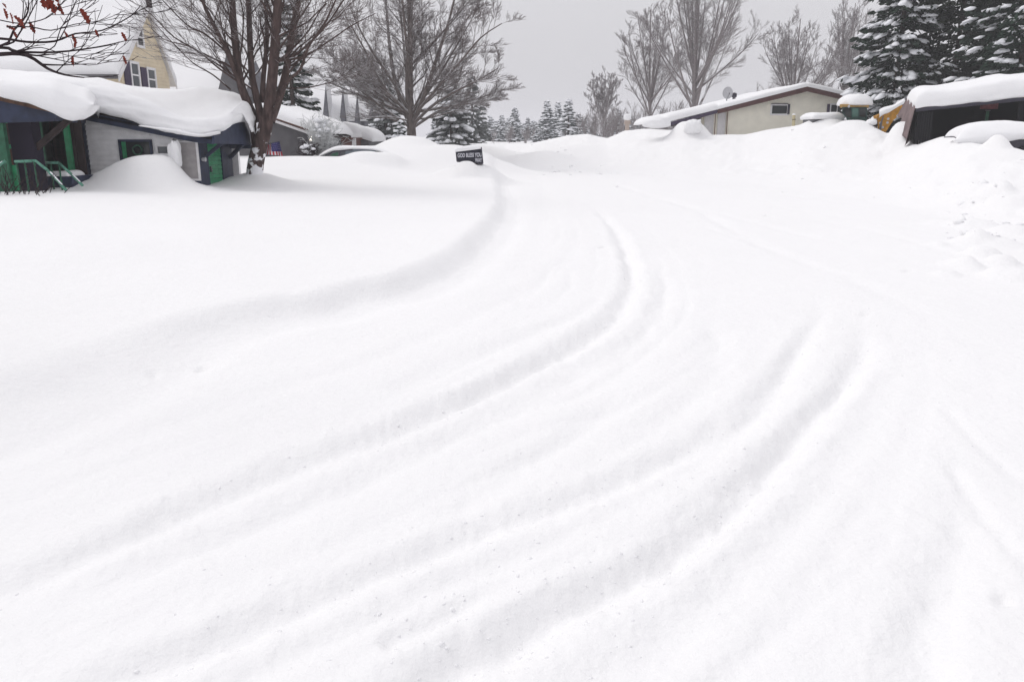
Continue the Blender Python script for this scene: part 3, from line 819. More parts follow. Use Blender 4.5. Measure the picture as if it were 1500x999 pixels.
snow_slab('roof_snow', [F0+[-13.5,0,0], F0, F1, F1+[-13.5,0,0]], .38, yh, ns=40, nt=26, over=.01, seed=9, edge=.2)
snow_slab('roof_snow', [F1+[-13.5,0,0], F1, B0, B0+[-13.5,0,0]], .38, yh, ns=40, nt=26, over=.12, seed=12)
part('eave_gutter', MB().box(XY-13, XY+ov, ea[1]-.30, ea[1]-.155, eaz-.26, eaz-.10), GREYS, yh)
for x0, y0, x1, y1, sh in ((200, 44, 205.5, 66, 0), (193, 95, 199.5, 126, 1), (217, 104, 224, 130, 1)):
    a = atX(x0, y1, XY); b = atX(x1, y0, XY)
    window(yh, (XY+.03, a[1], a[2]), (0,1,0), (0,0,1), (1,0,0), b[1]-a[1], b[2]-a[2], TRIMW, GLASSG if sh else GLASSD, fw=.10, ny=2)
    if sh:
        part('shutter', MB().box(XY+.035, XY+.075, a[1]-.62, a[1]-.13, a[2]-.05, b[2]+.05), SHUT, yh)
part('gable_ornament', MB().box(XY+ov, XY+ov+.12, ym-.12, ym+.14, pkz-.1, pkz+.25), DARKW, yh)
# lower side roof behind the shed, with dark window slit
a = at(150, 116, 31.5); 

# ------------------------------------------------------------------ steep snowy roofs beyond
def steep_house(label, gables, eave_y, px0, px1, D, ridge_y, wallm):
    a = at(px0, eave_y, D); b = at(px1, eave_y, D); r = at((px0+px1)/2, ridge_y, D+2.6)
    t = thing('steep_roofed_house', label, 'house', ((a[0]+b[0])/2, D+3, -.2))
    part('wall', MB().box(a[0], b[0], D+.3, D+6, -.2, a[2]), wallm, t)
    zz = a[2]
    m = MB().prism([(a[0]-.2, D, zz), (a[0]-.2, D+2.6, r[2]), (a[0]-.2, D+6.2, zz)], (b[0]-a[0]+.4, 0, 0))
    part('roof', m, SHING, t)
    snow_slab('roof_snow', [(a[0]-.3, D-.1, zz), (b[0]+.3, D-.1, zz), (b[0]+.3, D+2.7, r[2]), (a[0]-.3, D+2.7, r[2])], .3, t, seed=px0)
    for gx, gw, gy in gables:
        g0 = at(gx-gw, eave_y+4, D-.5); g1 = at(gx+gw, eave_y+4, D-.5); gp = at(gx, gy, D-.5)
        gg = part('gable', MB().prism([g0, g1, gp], (0, 1.6, 0)), GREYS if wallm != SHING else SHING, t)
        dz = gp[2]-g0[2]
        snow_slab('gable_snow', [gp+[.02,-.05,.0], gp+[.02,1.5,0], g1+[.05,1.5,.2], g1+[.05,-.05,.2]], .10, t, ns=10, nt=14, over=.02)
    return t
steep_house('distant grey house with three narrow steep gables in a snowy roof', [(477, 5.0, 124), (502, 5.0, 128), (523, 4.0, 136)], 178, 452, 533, 60, 133, SHING)
steep_house('grey steep gable rising between the white shed roof and the maple trunk', [(334, 17, 68)], 140, 236, 352, 50, 84, GREYS)

# ------------------------------------------------------------------ grey house and garages
gh = thing('grey_house', 'dark grey house with snow roof and glowing porch lamp behind the flag', 'house', (at(425, 220, 36)[0], 37, .1))
DG = 36.0
p = [at(372, 232, DG), at(452, 232, DG), at(452, 196, DG), at(400, 179, DG), at(372, 170, DG)]
part('wall', MB().prism(p, (0, .2, 0)).box(p[0][0], p[1][0], DG+.2, DG+7, 0, p[4][2]-.5), GREYS, gh)
r0 = at(366, 163, DG-.4); r1 = at(468, 199, DG-.4)
part('fascia', MB().prism([r0, r1, r1-[0,0,.11], r0-[0,0,.11]], (0, .08, 0)), TRIMW, gh)
part('roof', MB().prism([r0+[0,.08,0], r1+[0,.08,0], r1+[0,7,0], r0+[0,7,0]], (0, 0, -.08)), DARKW, gh)
part('fascia', MB().prism([r0+[0,-.03,.03], r1+[0,-.03,.03], r1+[0,-.03,.10], r0+[0,-.03,.10]], (0, .08, 0)), GARB, gh)
snow_slab('roof_snow', [r0+[0,-.1,.08], r1+[.1,-.1,.08], r1+[.1,7,.08], r0+[0,7,.08]], .46, gh, ns=44, nt=20, edge=.6, over=.05, seed=21)
for x in (453, 461):
    a = at(x, 225, DG+.3); b = at(x, 198, DG+.3)
    part('porch_post', MB().box(a[0]-.05, a[0]+.05, DG+.2, DG+.3, 0, b[2]), TRIMW, gh)
q = at(457.5, 203, DG+.35)
lmp = bpy.data.materials.new('lit_lamp'); lmp.use_nodes = True
lb = lmp.node_tree.nodes['Principled BSDF']; lb.inputs['Emission Color'].default_value = (1, .93, .8, 1); lb.inputs['Emission Strength'].default_value = 3.0
lo_ = part('porch_lamp', MB().tube([q+[0,0,.10], q+[0,0,-.10]], [.05, .13], 8), lmp, gh)
part('chimney', MB().box(at(413,160,40)[0]-.16, at(413,160,40)[0]+.16, 40, 40.4, 2.6, at(413,155,40)[2]), TAN, gh)
gg = thing('brown_garage', 'small brown garage with tan door under thick snow', 'garage', (at(500, 215, 46)[0], 47, .2))
DB = 46.0
a = at(479, 222, DB); b = at(514, 203, DB)
part('wall', MB().box(a[0], b[0], DB, DB+5, .1, b[2]), GARB, gg)
a2 = at(486, 222, DB); b2 = at(499, 204, DB)
part('garage_door', MB().box(a2[0], b2[0], DB-.06, DB-.004, .1, b2[2]), TAN, gg)
part('frosty_light', MB().box(b[0]+.05, b[0]+.25, DB, DB+.2, 1.2, 1.6), TRIMW, gg)
part('gable', MB().prism([at(482, 203, DB-.1), at(514, 203, DB-.1), at(484, 193, DB-.1)], (0, .1, 0)), GARB, gg)
g0 = at(478, 195, DB-.4); g1 = at(546, 213, DB-.4)
snow_slab('roof_snow', [at(482, 190, DB-.3), at(515, 202, DB-.3), at(515, 202, DB-.3)+[0,6,0], at(482, 190, DB-.3)+[0,6,0]], .6, gg, ns=26, nt=18, over=.08, seed=2)
part('roof', MB().prism([at(480, 189.8, DB-.28), at(516, 202.5, DB-.28), at(516, 202.5, DB-.28)+[0,5.8,0], at(480, 189.8, DB-.28)+[0,5.8,0]], (0, 0, -.08)), GARB, gg)
gw_ = thing('low_shed', 'low grey shed with snow roof sloping down right of the brown garage', 'shed', (at(530, 215, 49)[0], 50, .2))
a = at(512, 222, 49); b = at(540, 207, 49)
part('wall', MB().prism([(a[0], 49, .1), (b[0], 49, .1), (b[0], 49, b[2]), (a[0], 49, b[2]+.3)], (0, 4, 0)), GREYS, gw_)
snow_slab('roof_snow', [at(508, 197, 48.8), at(546, 208, 48.8), at(546, 208, 48.8)+[0,5,0], at(508, 197, 48.8)+[0,5,0]], .65, gw_, ns=26, nt=18, over=.1, seed=5)

# ------------------------------------------------------------------ trees (bare)
class Bare:
    def __init__(s, seed, maxl, kids, ratio, up=.06, jit=.16, spread=(.45, .95), thin=.5, minr=.006, n=5):
        s.r = random.Random(seed); s.maxl = maxl; s.kids = kids; s.ratio = ratio; s.up = up; s.jit = jit; s.spread = spread; s.thin = thin; s.minr = minr; s.n = n
        s.ch = []; 
    def vec(s): return np.array([s.r.gauss(0, 1), s.r.gauss(0, 1), s.r.gauss(0, 1)])
    def chain(s, p, d, Ln, r, lev, end=.3):
        n = s.n if lev < 2 else (4 if lev < 3 else 3); P = [p]; d = d/np.linalg.norm(d)
        g = s.r.gauss
        for i in range(n):
            jj = s.jit*(1 if lev < 2 else .55); d = d + np.array([g(0, jj), g(0, jj), g(0, jj*.7)+s.up]); d = d/math.sqrt(d[0]**2+d[1]**2+d[2]**2); P.append(P[-1]+d*(Ln/n))
        P = np.array(P); rr = np.linspace(r, max(r*end, s.minr*.7), n+1)
        s.ch.append((P, rr, lev)); s.kid(P, rr, lev, Ln)
    def kid(s, P, rr, lev, Ln, t0=.22):
        if lev >= s.maxl: return
        k = s.kids[lev]; n = len(P)-1
        for i in range(k):
            t = t0 + (1-t0)*(i+s.r.random())/k; t = min(t, .98); a = t*n; j = int(a); f = a-j
            p = P[j]*(1-f)+P[j+1]*f; d = P[j+1]-P[j]; d = d/np.linalg.norm(d)
            q = s.vec(); q = q-d*q.dot(d); q = q/np.linalg.norm(q)
            an = s.r.uniform(*s.spread)*(1 if lev < 1 else .8); nd = d*math.cos(an)+q*math.sin(an)
            if nd[2] < -.15: nd[2] *= -.3
            rl = max(s.minr, (rr[j]*(1-f)+rr[j+1]*f)*s.thin)
            s.chain(p, nd, Ln*s.ratio*(1.15-.6*t)*s.r.uniform(.7, 1.2), rl, lev+1)
    def limb(s, pts, r0, r1, lev=0, t0=.22, Ln=None):
        P = catmull(np.array(pts), 3); rr = np.linspace(r0, r1, len(P)); s.ch.append((P, rr, lev))
        L2 = Ln or np.linalg.norm(np.diff(P, axis=0), axis=1).sum(); s.kid(P, rr, lev, L2, t0)
    def build(s, t, bark=BARK, twig=TWIG, snowlev=2, snow_p=.6, snow_s=1.0):
        big = [(P, r) for P, r, l in s.ch if l in (0, 9)]; sm = [(P, r) for P, r, l in s.ch if l in (1,)]; fn = [(P, r) for P, r, l in s.ch if 1 < l < 9]
        V, F = tubes(big, 9); link_mesh('trunk', V, F, bark, t, True)
        if sm: V, F = tubes(sm, 5); link_mesh('branches', V, F, bark, t, True)
        if fn: V, F = tubes(fn, 3); link_mesh('crown', V, F, twig, t)
        sn = []
        for P, r, l in s.ch:
            if l > snowlev: continue
            d = np.diff(P, axis=0); st = np.abs(d[:, 2])/(np.linalg.norm(d, axis=1)+1e-9)
            i = 0
            while i < len(d):
                if st[i] < .78 and s.r.random() < snow_p:
                    q = P[i:i+2].copy(); rr_ = np.array([max(.008, r[i]*.62)*snow_s*s.r.uniform(.7,1.3), max(.006, r[i+1]*.5)*snow_s])
                    up = np.array([0, 0, 1.0]); 
                    q = np.stack([q[0], (q[0]+q[1])/2, q[1]]); q[:, 2] += np.array([r[i]*.75, (r[i]+r[i+1])*.42, r[i+1]*.75])+.002
                    sn.append((q, np.array([rr_[0]*.4, rr_.mean()*1.15, rr_[1]*.4])))
                i += 1
        if sn: V, F = tubes(sn, 5); link_mesh('branch_snow', V, F, SNOWB, t, True)

BARKS = mat('bark_with_wind_plastered_snow', (0.075, 0.052, 0.048), 0.95, var=.35, scale=9, bump=0.03, bscale=18, stretch=(1, 1, .25), spec=0.1)
t = BARKS.node_tree; b = t.nodes['Principled BSDF']
old = b.inputs['Base Color'].links[0].from_socket
co = t.nodes.new('ShaderNodeTexCoord'); sp_ = t.nodes.new('ShaderNodeSeparateXYZ'); t.links.new(co.outputs['Object'], sp_.inputs[0])
n_ = t.nodes.new('ShaderNodeTexNoise'); n_.inputs['Scale'].default_value = 4.5; n_.inputs['Detail'].default_value = 5; t.links.new(co.outputs['Object'], n_.inputs['Vector'])
r1_ = t.nodes.new('ShaderNodeMapRange'); r1_.inputs['From Min'].default_value = .2; r1_.inputs['From Max'].default_value = 1.9; r1_.inputs['To Min'].default_value = .16; r1_.inputs['To Max'].default_value = -.14
t.links.new(sp_.outputs['Z'], r1_.inputs['Value'])
ad = t.nodes.new('ShaderNodeMath'); ad.operation = 'ADD'; t.links.new(n_.outputs['Fac'], ad.inputs[0]); t.links.new(r1_.outputs[0], ad.inputs[1])
r2_ = t.nodes.new('ShaderNodeMapRange'); r2_.inputs['From Min'].default_value = .59; r2_.inputs['From Max'].default_value = .63; t.links.new(ad.outputs[0], r2_.inputs['Value'])
k_ = t.nodes.new('ShaderNodeMix'); k_.data_type = 'RGBA'; k_.inputs['B'].default_value = (.82, .82, .85, 1); t.links.new(old, k_.inputs['A']); t.links.new(r2_.outputs[0], k_.inputs['Factor']); t.links.new(k_.outputs['Result'], b.inputs['Base Color'])
# maple by the white house
D = 23.8
bz = at(374, 262, D)
mt = thing('maple_tree', 'bare maple with several upright trunks beside the door of the white house', 'tree', (bz[0], D, groundz(bz[0], D)-.1))
T = Bare(11, 3, [14, 11, 6], .50, up=.03, spread=(.45, 1.0), minr=.0052, n=5, thin=.30)
A = lambda L_: [at(x, y, D+dd) for x, y, dd in L_]
T.limb(A([(373,285,0),(373,250,0),(378,222,0),(386,195,0),(391,172,0)]), .255, .20, 9)
T.limb(A([(388,195,0),(382,170,.0),(375,140,.1),(369,110,.2),(366,60,.3),(364,0,.5),(362,-80,.8)]), 0.124, 0.062, 0, .35, 4.5)
T.limb(A([(376,180,.2),(362,150,.1),(352,120,0),(345,70,-.1),(340,0,-.2),(338,-90,-.4)]), 0.136, 0.074, 0, .35, 4.8)
T.limb(A([(376,235,.0),(371,190,.05),(368,160,.0),(352,125,-.1),(332,75,-.5),(312,35,-.9),(296,0,-1.2),(278,-60,-1.5)]), 0.105, 0.031, 0, .4, 4.5)
T.limb(A([(391,180,0),(396,140,-.2),(400,100,-.3),(404,50,-.4),(407,0,-.5),(410,-80,-.8)]), 0.167, 0.105, 0, .35, 4.8)
T.limb(A([(396,178,0),(408,145,.3),(418,110,.5),(426,60,.8),(436,10,1.1),(450,-60,1.5)]), 0.136, 0.068, 0, .35, 4.8)
T.limb(A([(384,150,.2),(386,110,.4),(391,60,.6),(389,0,.9),(388,-70,1.1)]), 0.081, 0.043, 0, .3, 4)
T.limb(A([(400,166,-.1),(420,122,-.6),(440,102,-.9),(451,70,-1.2),(478,30,-1.6),(500,-20,-2)]), 0.056, 0.019, 1, .2, 4.2)
T.limb(A([(405,88,0),(430,82,-.3),(455,62,-.6),(480,35,-.9),(510,-10,-1.2)]), 0.043, 0.019, 1, .2, 4.0)
T.limb(A([(408,90,.2),(445,83,.4),(480,62,.8),(515,38,1.2),(550,20,1.6)]), 0.037, 0.012, 1, .2, 3.8)
T.limb(A([(346,118,0),(320,100,-.3),(290,75,-.5),(255,55,-.8),(225,25,-1.2),(205,8,-1.4)]), 0.031, 0.009, 1, .2, 3.6)
T.limb(A([(330,75,-.3),(300,50,-.8),(275,38,-1.0),(245,8,-1.3),(228,-10,-1.6)]), 0.031, 0.009, 1, .2, 3.6)
T.limb(A([(340,100,0),(310,85,.5),(275,68,.8),(240,58,1.2),(215,35,1.6)]), 0.031, 0.009, 1, .2, 3.6)
T.limb(A([(338,132,0),(312,110,-.2),(282,92,-.6),(250,60,-1.0),(222,30,-1.4)]), 0.025, 0.007, 1, .2, 3.4)
T.limb(A([(420,130,.2),(455,128,.2),(490,118,.5),(520,98,.8)]), 0.022, 0.007, 1, .2, 3.0)
T.build(mt, bark=BARKS, snowlev=1, snow_p=.34)

# big maple, centre left
D = 46.0
bz = at(603, 205, D)
mt = thing('maple_tree', 'wide bare maple crowned over the ploughed snow pile left of the black sign', 'tree', (bz[0], D, groundz(bz[0], D)))
T = Bare(23, 3, [13, 11, 7], .50, up=.02, spread=(.4, 1.0), minr=.0085, n=5, thin=.36)
A = lambda L_: [at(x, y, D+dd) for x, y, dd in L_]
T.limb(A([(603,222,0),(603,200,0),(602,180,0),(599,150,0),(598,110,0),(600,60,0),(602,0,.3),(600,-60,.5)]), 0.295, 0.071, 0, .3, 5.5)
T.limb(A([(603,190,0),(612,165,-.3),(625,130,-.6),(640,85,-1),(658,30,-1.4),(672,-30,-1.6)]), 0.166, 0.041, 0, .25, 5.6)
T.limb(A([(600,180,0),(588,150,.4),(577,110,.8),(570,60,1.2),(565,0,1.6),(560,-40,1.8)]), 0.153, 0.041, 0, .25, 5.4)
T.limb(A([(602,175,0),(618,140,1),(635,110,1.6),(665,60,2.4),(690,20,3),(712,-10,3.4)]), 0.118, 0.030, 0, .2, 5.0)
T.limb(A([(603,185,0),(630,158,-1),(660,138,-1.8),(700,118,-2.6),(730,100,-3.0)]), 0.100, 0.024, 0, .2, 4.4)
T.limb(A([(604,188,0),(640,165,.8),(680,150,1.4),(715,140,2),(742,130,2.4)]), 0.089, 0.018, 0, .2, 3.8)
T.limb(A([(602,172,0),(580,148,-.8),(555,125,-1.4),(530,112,-2),(508,100,-2.6)]), 0.083, 0.018, 0, .2, 4.2)
T.limb(A([(600,165,0),(575,120,-.8),(548,80,-1.6),(528,45,-2.2),(512,10,-2.6)]), 0.094, 0.024, 0, .2, 4.8)
T.limb(A([(600,178,0),(575,172,-.6),(548,172,-1.2),(522,176,-1.6)]), 0.053, 0.011, 1, .2, 3.6)
T.limb(A([(606,170,0),(640,130,-1.5),(675,90,-2.4),(705,55,-3),(735,35,-3.6)]), 0.089, 0.024, 0, .2, 4.6)
T.limb(A([(604,176,0),(635,172,-1),(665,163,-1.5),(700,160,-2)]), 0.053, 0.011, 1, .2, 3.6)
g5 = random.Random(77)
for i in range(18):
    a = math.radians(g5.uniform(-82, 82)); dy = g5.uniform(-3.6, 3.6); Lx = 4.9*math.sin(a); Lz = 9.0*math.cos(a)+.4; zz = g5.uniform(.6, 4.0) if abs(a) < .9 else g5.uniform(.5, 1.8)
    st_ = bz+np.array([g5.uniform(-.1, .1), 0, zz]); kk = math.sqrt(max(.1, 1-(dy/4.6)**2))
    T.limb([st_, st_+[Lx*.35, dy*.4, (Lz-zz)*.30+.1], st_+[Lx*.72*kk, dy*.8, (Lz-zz)*.66+.15], st_+[Lx*kk, dy, (Lz-zz)*.97+.2]], .10, .018, 0, .2, 3.6)
T.build(mt, BARK2, TWIG2, snowlev=1, snow_p=.5, snow_s=1.0)

def vase(seed, px, base_y, D, top_y, wpx, kids, label, group, maxl=3, minr=.0095, r0=.25, nl=6, name='bare_tree', up=.05):
    b = at(px, base_y, D); topz = at(px, top_y, D)[2]; H = topz-b[2]; W = wpx*D/FPX/2*1.28
    t = thing(name, label, 'tree', (b[0], D, b[2]-.5), group)
    r0 *= .62; T = Bare(seed, 3, [11, 9, 6] if W > 3 else [9, 8, 5], .50, up=up, spread=(.35, .85), minr=minr, n=5, jit=.12, thin=.30)
    g = random.Random(seed)
    p0 = b-[0, 0, .5]; p1 = b+[0, 0, H*.18]
    T.limb([p0, (p0+p1)/2+[.05, 0, 0], p1, b+[g.uniform(-.2,.2), 0, H*.55], b+[g.uniform(-.4,.4), 0, H]], r0, r0*.18, 0, .35, H*.55)
    nl = int(nl*2.6)
    for i in range(nl):
        a = 2*math.pi*(i+g.random()*.6)/nl; k = g.uniform(.2, .95); hh = H*math.sqrt(max(.12, 1-(k*.9)**2))*g.uniform(.88, 1.0)
        dx, dy = math.cos(a)*W*k, math.sin(a)*W*k; s = b+[0, 0, H*g.uniform(.08, .3)]
        T.limb([s, s+[dx*.4, dy*.4, (hh-(s[2]-b[2]))*.35], s+[dx*.78, dy*.78, (hh-(s[2]-b[2]))*.72], [b[0]+dx, b[1]+dy, b[2]+hh]], r0*.45, r0*.07, 0, .25, H*.36)
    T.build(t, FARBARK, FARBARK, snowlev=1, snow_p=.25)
    return t
vase(31, 951, 192, 78, 15, 92, [9, 7, 5], 'tall bare tree left of the largest one behind the tan house', None, r0=.32)
vase(32, 1015, 192, 72, -60, 150, [10, 8, 5], 'largest bare tree, rising behind the left end of the tan house roof', None, r0=.42, nl=8)
vase(33, 883, 200, 95, 108, 62, [7, 6, 4], 'small bare tree left of the taller ones beyond the snowbank', None, r0=.16, minr=.013)
vase(34, 1158, 190, 80, 28, 115, [9, 7, 5], 'broad bare tree behind the ridge of the tan house', None, r0=.32, nl=8)
vase(35, 1232, 190, 84, 5, 80, [8, 7, 5], 'bare tree between the tan house ridge and the snowy spruce', None, r0=.28, nl=7)

# ------------------------------------------------------------------ conifers
def conifer(seed, H, Rr, name, label, loc, step=.34, per=7, spray=34, pads=5, needle=NEEDLE, snow=1.0, droop=.35, group=None, low=.08, trunkr=.16, pw=.85, sz=1.0, minz=None, padk=1.0):
    g = np.random.RandomState(seed)
    t = thing(name, label, 'tree', loc, group)
    base = np.array(loc, float)
    mb = MB().tube([base, base+[0,0,H*.5], base+[0,0,H*.97]], [trunkr, trunkr*.6, .02], 8); part('trunk', mb, BARK, t, True)
    tri = []; pd = []
    z = H*low
    tv, tf = ICO1
    while z < H*.985:
        rad = Rr*(1-z/H)**pw
        for k in range(max(4, int(per*(.6+.4*(1-z/H))))):
            az = g.rand()*6.283; rl = rad*g.uniform(.6, 1.12)+.12; z0 = z+g.uniform(-.5, .5)*step
            dirh = np.array([math.cos(az), math.sin(az), 0]); side = np.array([-math.sin(az), math.cos(az), 0])
            dr_ = droop*g.uniform(.7, 1.4)
            def bp(s): return base+[0, 0, z0]+dirh*rl*s+np.array([0, 0, rl*(-dr_*s+.55*dr_*s*s*s)])
            n = max(6, int(spray*(.35+.65*rl/Rr)))
            s = g.uniform(.12, 1.0, n)**.8; wd = .34*rl*(1-s*.75)+.10
            lat = g.uniform(-1, 1, n)
            c = np.array([bp(a) for a in s]) + side*(lat*wd)[:, None] + np.array([0, 0, -1])*(np.abs(lat)*.12*rl*dr_*1.6+g.uniform(0, .10, n)*sz)[:, None]
            ln = g.uniform(.22, .45, n)*sz; hw = g.uniform(.05, .10, n)*sz
            d = dirh[None]*g.uniform(.3, 1, n)[:, None] + side[None]*(lat*1.1)[:, None] + np.array([0, 0, 1.])*g.uniform(-.75, .1, n)[:, None]
            d /= np.linalg.norm(d, axis=1, keepdims=True)
            q = np.cross(d, g.normal(size=(n, 3))); q /= np.linalg.norm(q, axis=1, keepdims=True)
            tri.append(np.stack([c-d*(ln*.4)[:, None]-q*hw[:, None]*.5, c-q*hw[:, None]+d*(ln*.2)[:, None], c+d*(ln*.6)[:, None], c+q*hw[:, None]], 1))
            for j in range(pads):
                if g.rand() > snow*.8: continue
                s1 = g.uniform(.35, 1.0); w1 = (.30*rl*(1-s1*.75)+.05)
                cc_ = bp(s1)+side*g.uniform(-1, 1)*w1+[0, 0, .05*sz]
                L1 = g.uniform(.14, .36)*sz*padk*(0.6+.5*rl/Rr); W1 = L1*g.uniform(.45, .8); H1 = g.uniform(.05, .10)*sz
                e = 1+g.uniform(-.25, .25, (len(tv), 1))
                slope = np.array([0, 0, -dr_*.7])
                v = tv*e
                v = dirh[None]*(v[:, :1]*L1)+side[None]*(v[:, 1:2]*W1)+np.array([0, 0, 1.])[None]*(v[:, 2:3]*H1)+slope[None]*(v[:, :1]*L1)-np.array([0, 0, .35])*(v[:, 1:2]**2)*W1
                pd.append(v+cc_)
        z += step*(.6+.5*(1-z/H))
    Q = np.concatenate(tri).reshape(-1, 3); F = np.arange(len(Q)).reshape(-1, 4)
    link_mesh('crown', Q, F, needle, t)
    if pd:
        n = len(pd); V = np.concatenate(pd); F = (tf[None]+(np.arange(n)*len(tv))[:, None, None]).reshape(-1, 3)
        link_mesh('crown_snow', V, F, SNOWB, t, True)
    return t
def cat(px, D, zoff=0): 
    p = at(px, 200, D); return (p[0], D, groundz(p[0], D)+zoff)
conifer(41, 17, 3.4, 'spruce_tree', 'snow laden spruce standing right behind the orange machine arm', cat(1304, 46), step=.40, per=9, spray=80, pads=9, droop=.5, snow=.92, low=.04, padk=1.35)
conifer(42, 19, 3.2, 'hemlock_tree', 'dark evergreen with hardly any snow between the two snowy spruces', cat(1386, 45), step=.42, per=9, spray=60, pads=1, snow=.14, needle=NEEDLE2, low=.02, pw=.5)
conifer(43, 18, 3.6, 'spruce_tree', 'snow spotted spruce at the right edge behind the open carport', cat(1480, 40), step=.42, per=9, spray=60, pads=6, snow=.8, padk=1.2, low=.03, pw=.6)
conifer(44, 19, 3.4, 'hemlock_tree', 'dark evergreen behind the carport roof, nearly bare of snow', cat(1428, 49), step=.42, per=9, spray=55, pads=1, snow=.14, needle=NEEDLE2, low=.02, pw=.5)
conifer(52, 19, 3.6, 'hemlock_tree', 'dark evergreen mostly outside the right edge behind the snow roof', cat(1545, 46), step=.42, per=9, spray=55, pads=1, snow=.2, needle=NEEDLE2, low=.02, pw=.5)
conifer(45, 9.5, 1.9, 'spruce_tree', 'snow covered spruce behind the grey house, right of the multi trunked maple', cat(432, 47), step=.36, per=8, spray=40, pads=7, snow=1.0, droop=.4)
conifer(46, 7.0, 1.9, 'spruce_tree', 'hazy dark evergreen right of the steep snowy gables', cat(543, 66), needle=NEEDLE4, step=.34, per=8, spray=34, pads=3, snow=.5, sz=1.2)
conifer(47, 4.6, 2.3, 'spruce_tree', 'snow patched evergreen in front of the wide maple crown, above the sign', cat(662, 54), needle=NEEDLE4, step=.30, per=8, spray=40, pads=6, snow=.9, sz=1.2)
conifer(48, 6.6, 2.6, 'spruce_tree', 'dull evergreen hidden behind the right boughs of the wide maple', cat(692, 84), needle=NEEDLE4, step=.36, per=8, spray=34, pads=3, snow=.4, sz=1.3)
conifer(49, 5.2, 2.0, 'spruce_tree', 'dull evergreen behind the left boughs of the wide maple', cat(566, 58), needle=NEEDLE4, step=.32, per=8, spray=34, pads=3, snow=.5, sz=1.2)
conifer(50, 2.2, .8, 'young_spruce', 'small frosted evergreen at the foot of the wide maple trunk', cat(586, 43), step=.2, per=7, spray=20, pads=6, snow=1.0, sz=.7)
# distant belt: three kinds, copied
protos = []
for i, (H, Rr) in enumerate(((8.5, 2.2), (10, 2.1), (7, 2.6))):
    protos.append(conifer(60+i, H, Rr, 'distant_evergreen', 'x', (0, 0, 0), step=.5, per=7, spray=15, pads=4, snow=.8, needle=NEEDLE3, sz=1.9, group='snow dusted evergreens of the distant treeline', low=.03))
bproto = []
for i in range(3):
    bt = thing('distant_bare_tree', 'x', 'tree', (0, 0, 0), 'bare trees of the distant treeline')
    T = Bare(70+i, 2, [9, 7], .5, up=.06, spread=(.3, .7), minr=.028, n=4)
    for k in range(5): T.chain(np.array([0.2*k-.4, .2*(k % 2), -.3]), np.array([random.gauss(0, .25), random.gauss(0, .25), 1]), random.uniform(5, 8), .09, 0)
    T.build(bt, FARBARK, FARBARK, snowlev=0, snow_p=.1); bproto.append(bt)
belt = [ # px, depth, top y, kind
    (702,125,176,2),(718,118,170,0),(735,110,168,1),(754,105,157,1),(766,130,180,2),(780,122,176,0),(801,100,147,1),(808,118,168,2),(817,112,149,1),(832,96,146,0),(846,104,166,2),
    (858,116,172,0),(789,90,187,2),(838,84,190,2),(905,120,160,0),(925,110,170,2),(968,118,158,1),(990,108,170,0),(1040,116,150,1),(1075,112,158,0),(1100,120,152,1),(1135,118,150,2),(1190,112,148,0),(1220,116,142,1),(1250,108,140,0),(495,110,150,0),(515,100,160,2),(640,100,160,1)]
FARLAB = {754: 'pointed hazy evergreen standing highest just right of the wide maple crown', 801: 'leftmost and tallest of three pointed evergreens at the middle of the far treeline',
    817: 'middle one of three pointed evergreens in the far treeline', 832: 'rightmost of three pointed evergreens, with the most snow, in the far treeline', 789: 'low snow clotted evergreen at the foot of the three pointed ones',
    735: 'hazy evergreen next left of the highest one beside the wide maple crown', 702: 'leftmost hazy evergreen of the treeline, directly above the black sign'}
belt += [(709,135,180,1),(728,140,176,2),(745,138,172,0),(760,142,178,2),(773,128,172,1),(785,140,178,0),(795,125,168,2),(823,130,172,2),(840,128,174,0),(852,124,178,2),(870,124,178,2),(888,130,176,1),(935,126,174,2),(1010,124,170,2),(1160,124,160,2)]
rb_ = random.Random(12)
for i in range(34): belt.append((round(rb_.uniform(688, 1245), 1), rb_.uniform(118, 160), rb_.uniform(172, 186), rb_.choice((0, 2, 2, 1))))
used = set()
for px, D, ty, k in belt:
    o = protos[k] if k not in used else copy_tree(protos[k]); used.add(k)
    b = at(px, 208, D); zb = groundz(b[0], D)-.3; H = (8.5, 10, 7)[k]; s = (at(px, ty, D)[2]-zb)/H
    o.location = (b[0], D, zb); o.scale = (s*1.5, s*1.5, s); o.rotation_euler = (0, 0, px*.37)
    o['label'] = FARLAB.get(px, 'snow dusted evergreen in the hazy treeline beyond the road end')
used = set()
for i, (px, D, ty) in enumerate([(722,95,182),(745,98,184),(768,92,180),(782,96,176),(793,100,186),(858,88,150),(872,90,140),(897,92,150),(912,88,165),(930,98,150),(976,96,140),(1060,100,130),(1090,98,135),(1125,100,110),(1200,96,110),(700,104,178),(850,110,165),(484,92,148),(560,90,150)]+[(round(rb_.uniform(692, 1240), 1), rb_.uniform(88, 104), rb_.uniform(165, 188)) for _ in range(26)]+[(round(rb_.uniform(862, 1000), 1), rb_.uniform(70, 84), rb_.uniform(138, 172)) for _ in range(14)]+[(round(rb_.uniform(1090, 1240), 1), rb_.uniform(76, 90), rb_.uniform(100, 130)) for _ in range(7)]):
    k = i % 3; o = bproto[k] if k not in used else copy_tree(bproto[k]); used.add(k)
    b = at(px, 206, D); zb = groundz(b[0], D)-.2; s = (at(px, ty, D)[2]-zb)/9.5
    o.location = (b[0], D, zb); o.scale = (s*.9, s*.9, s); o.rotation_euler = (0, 0, px*.73)
    o['label'] = 'thin leafless tree in the hazy treeline beyond the snowbanks'

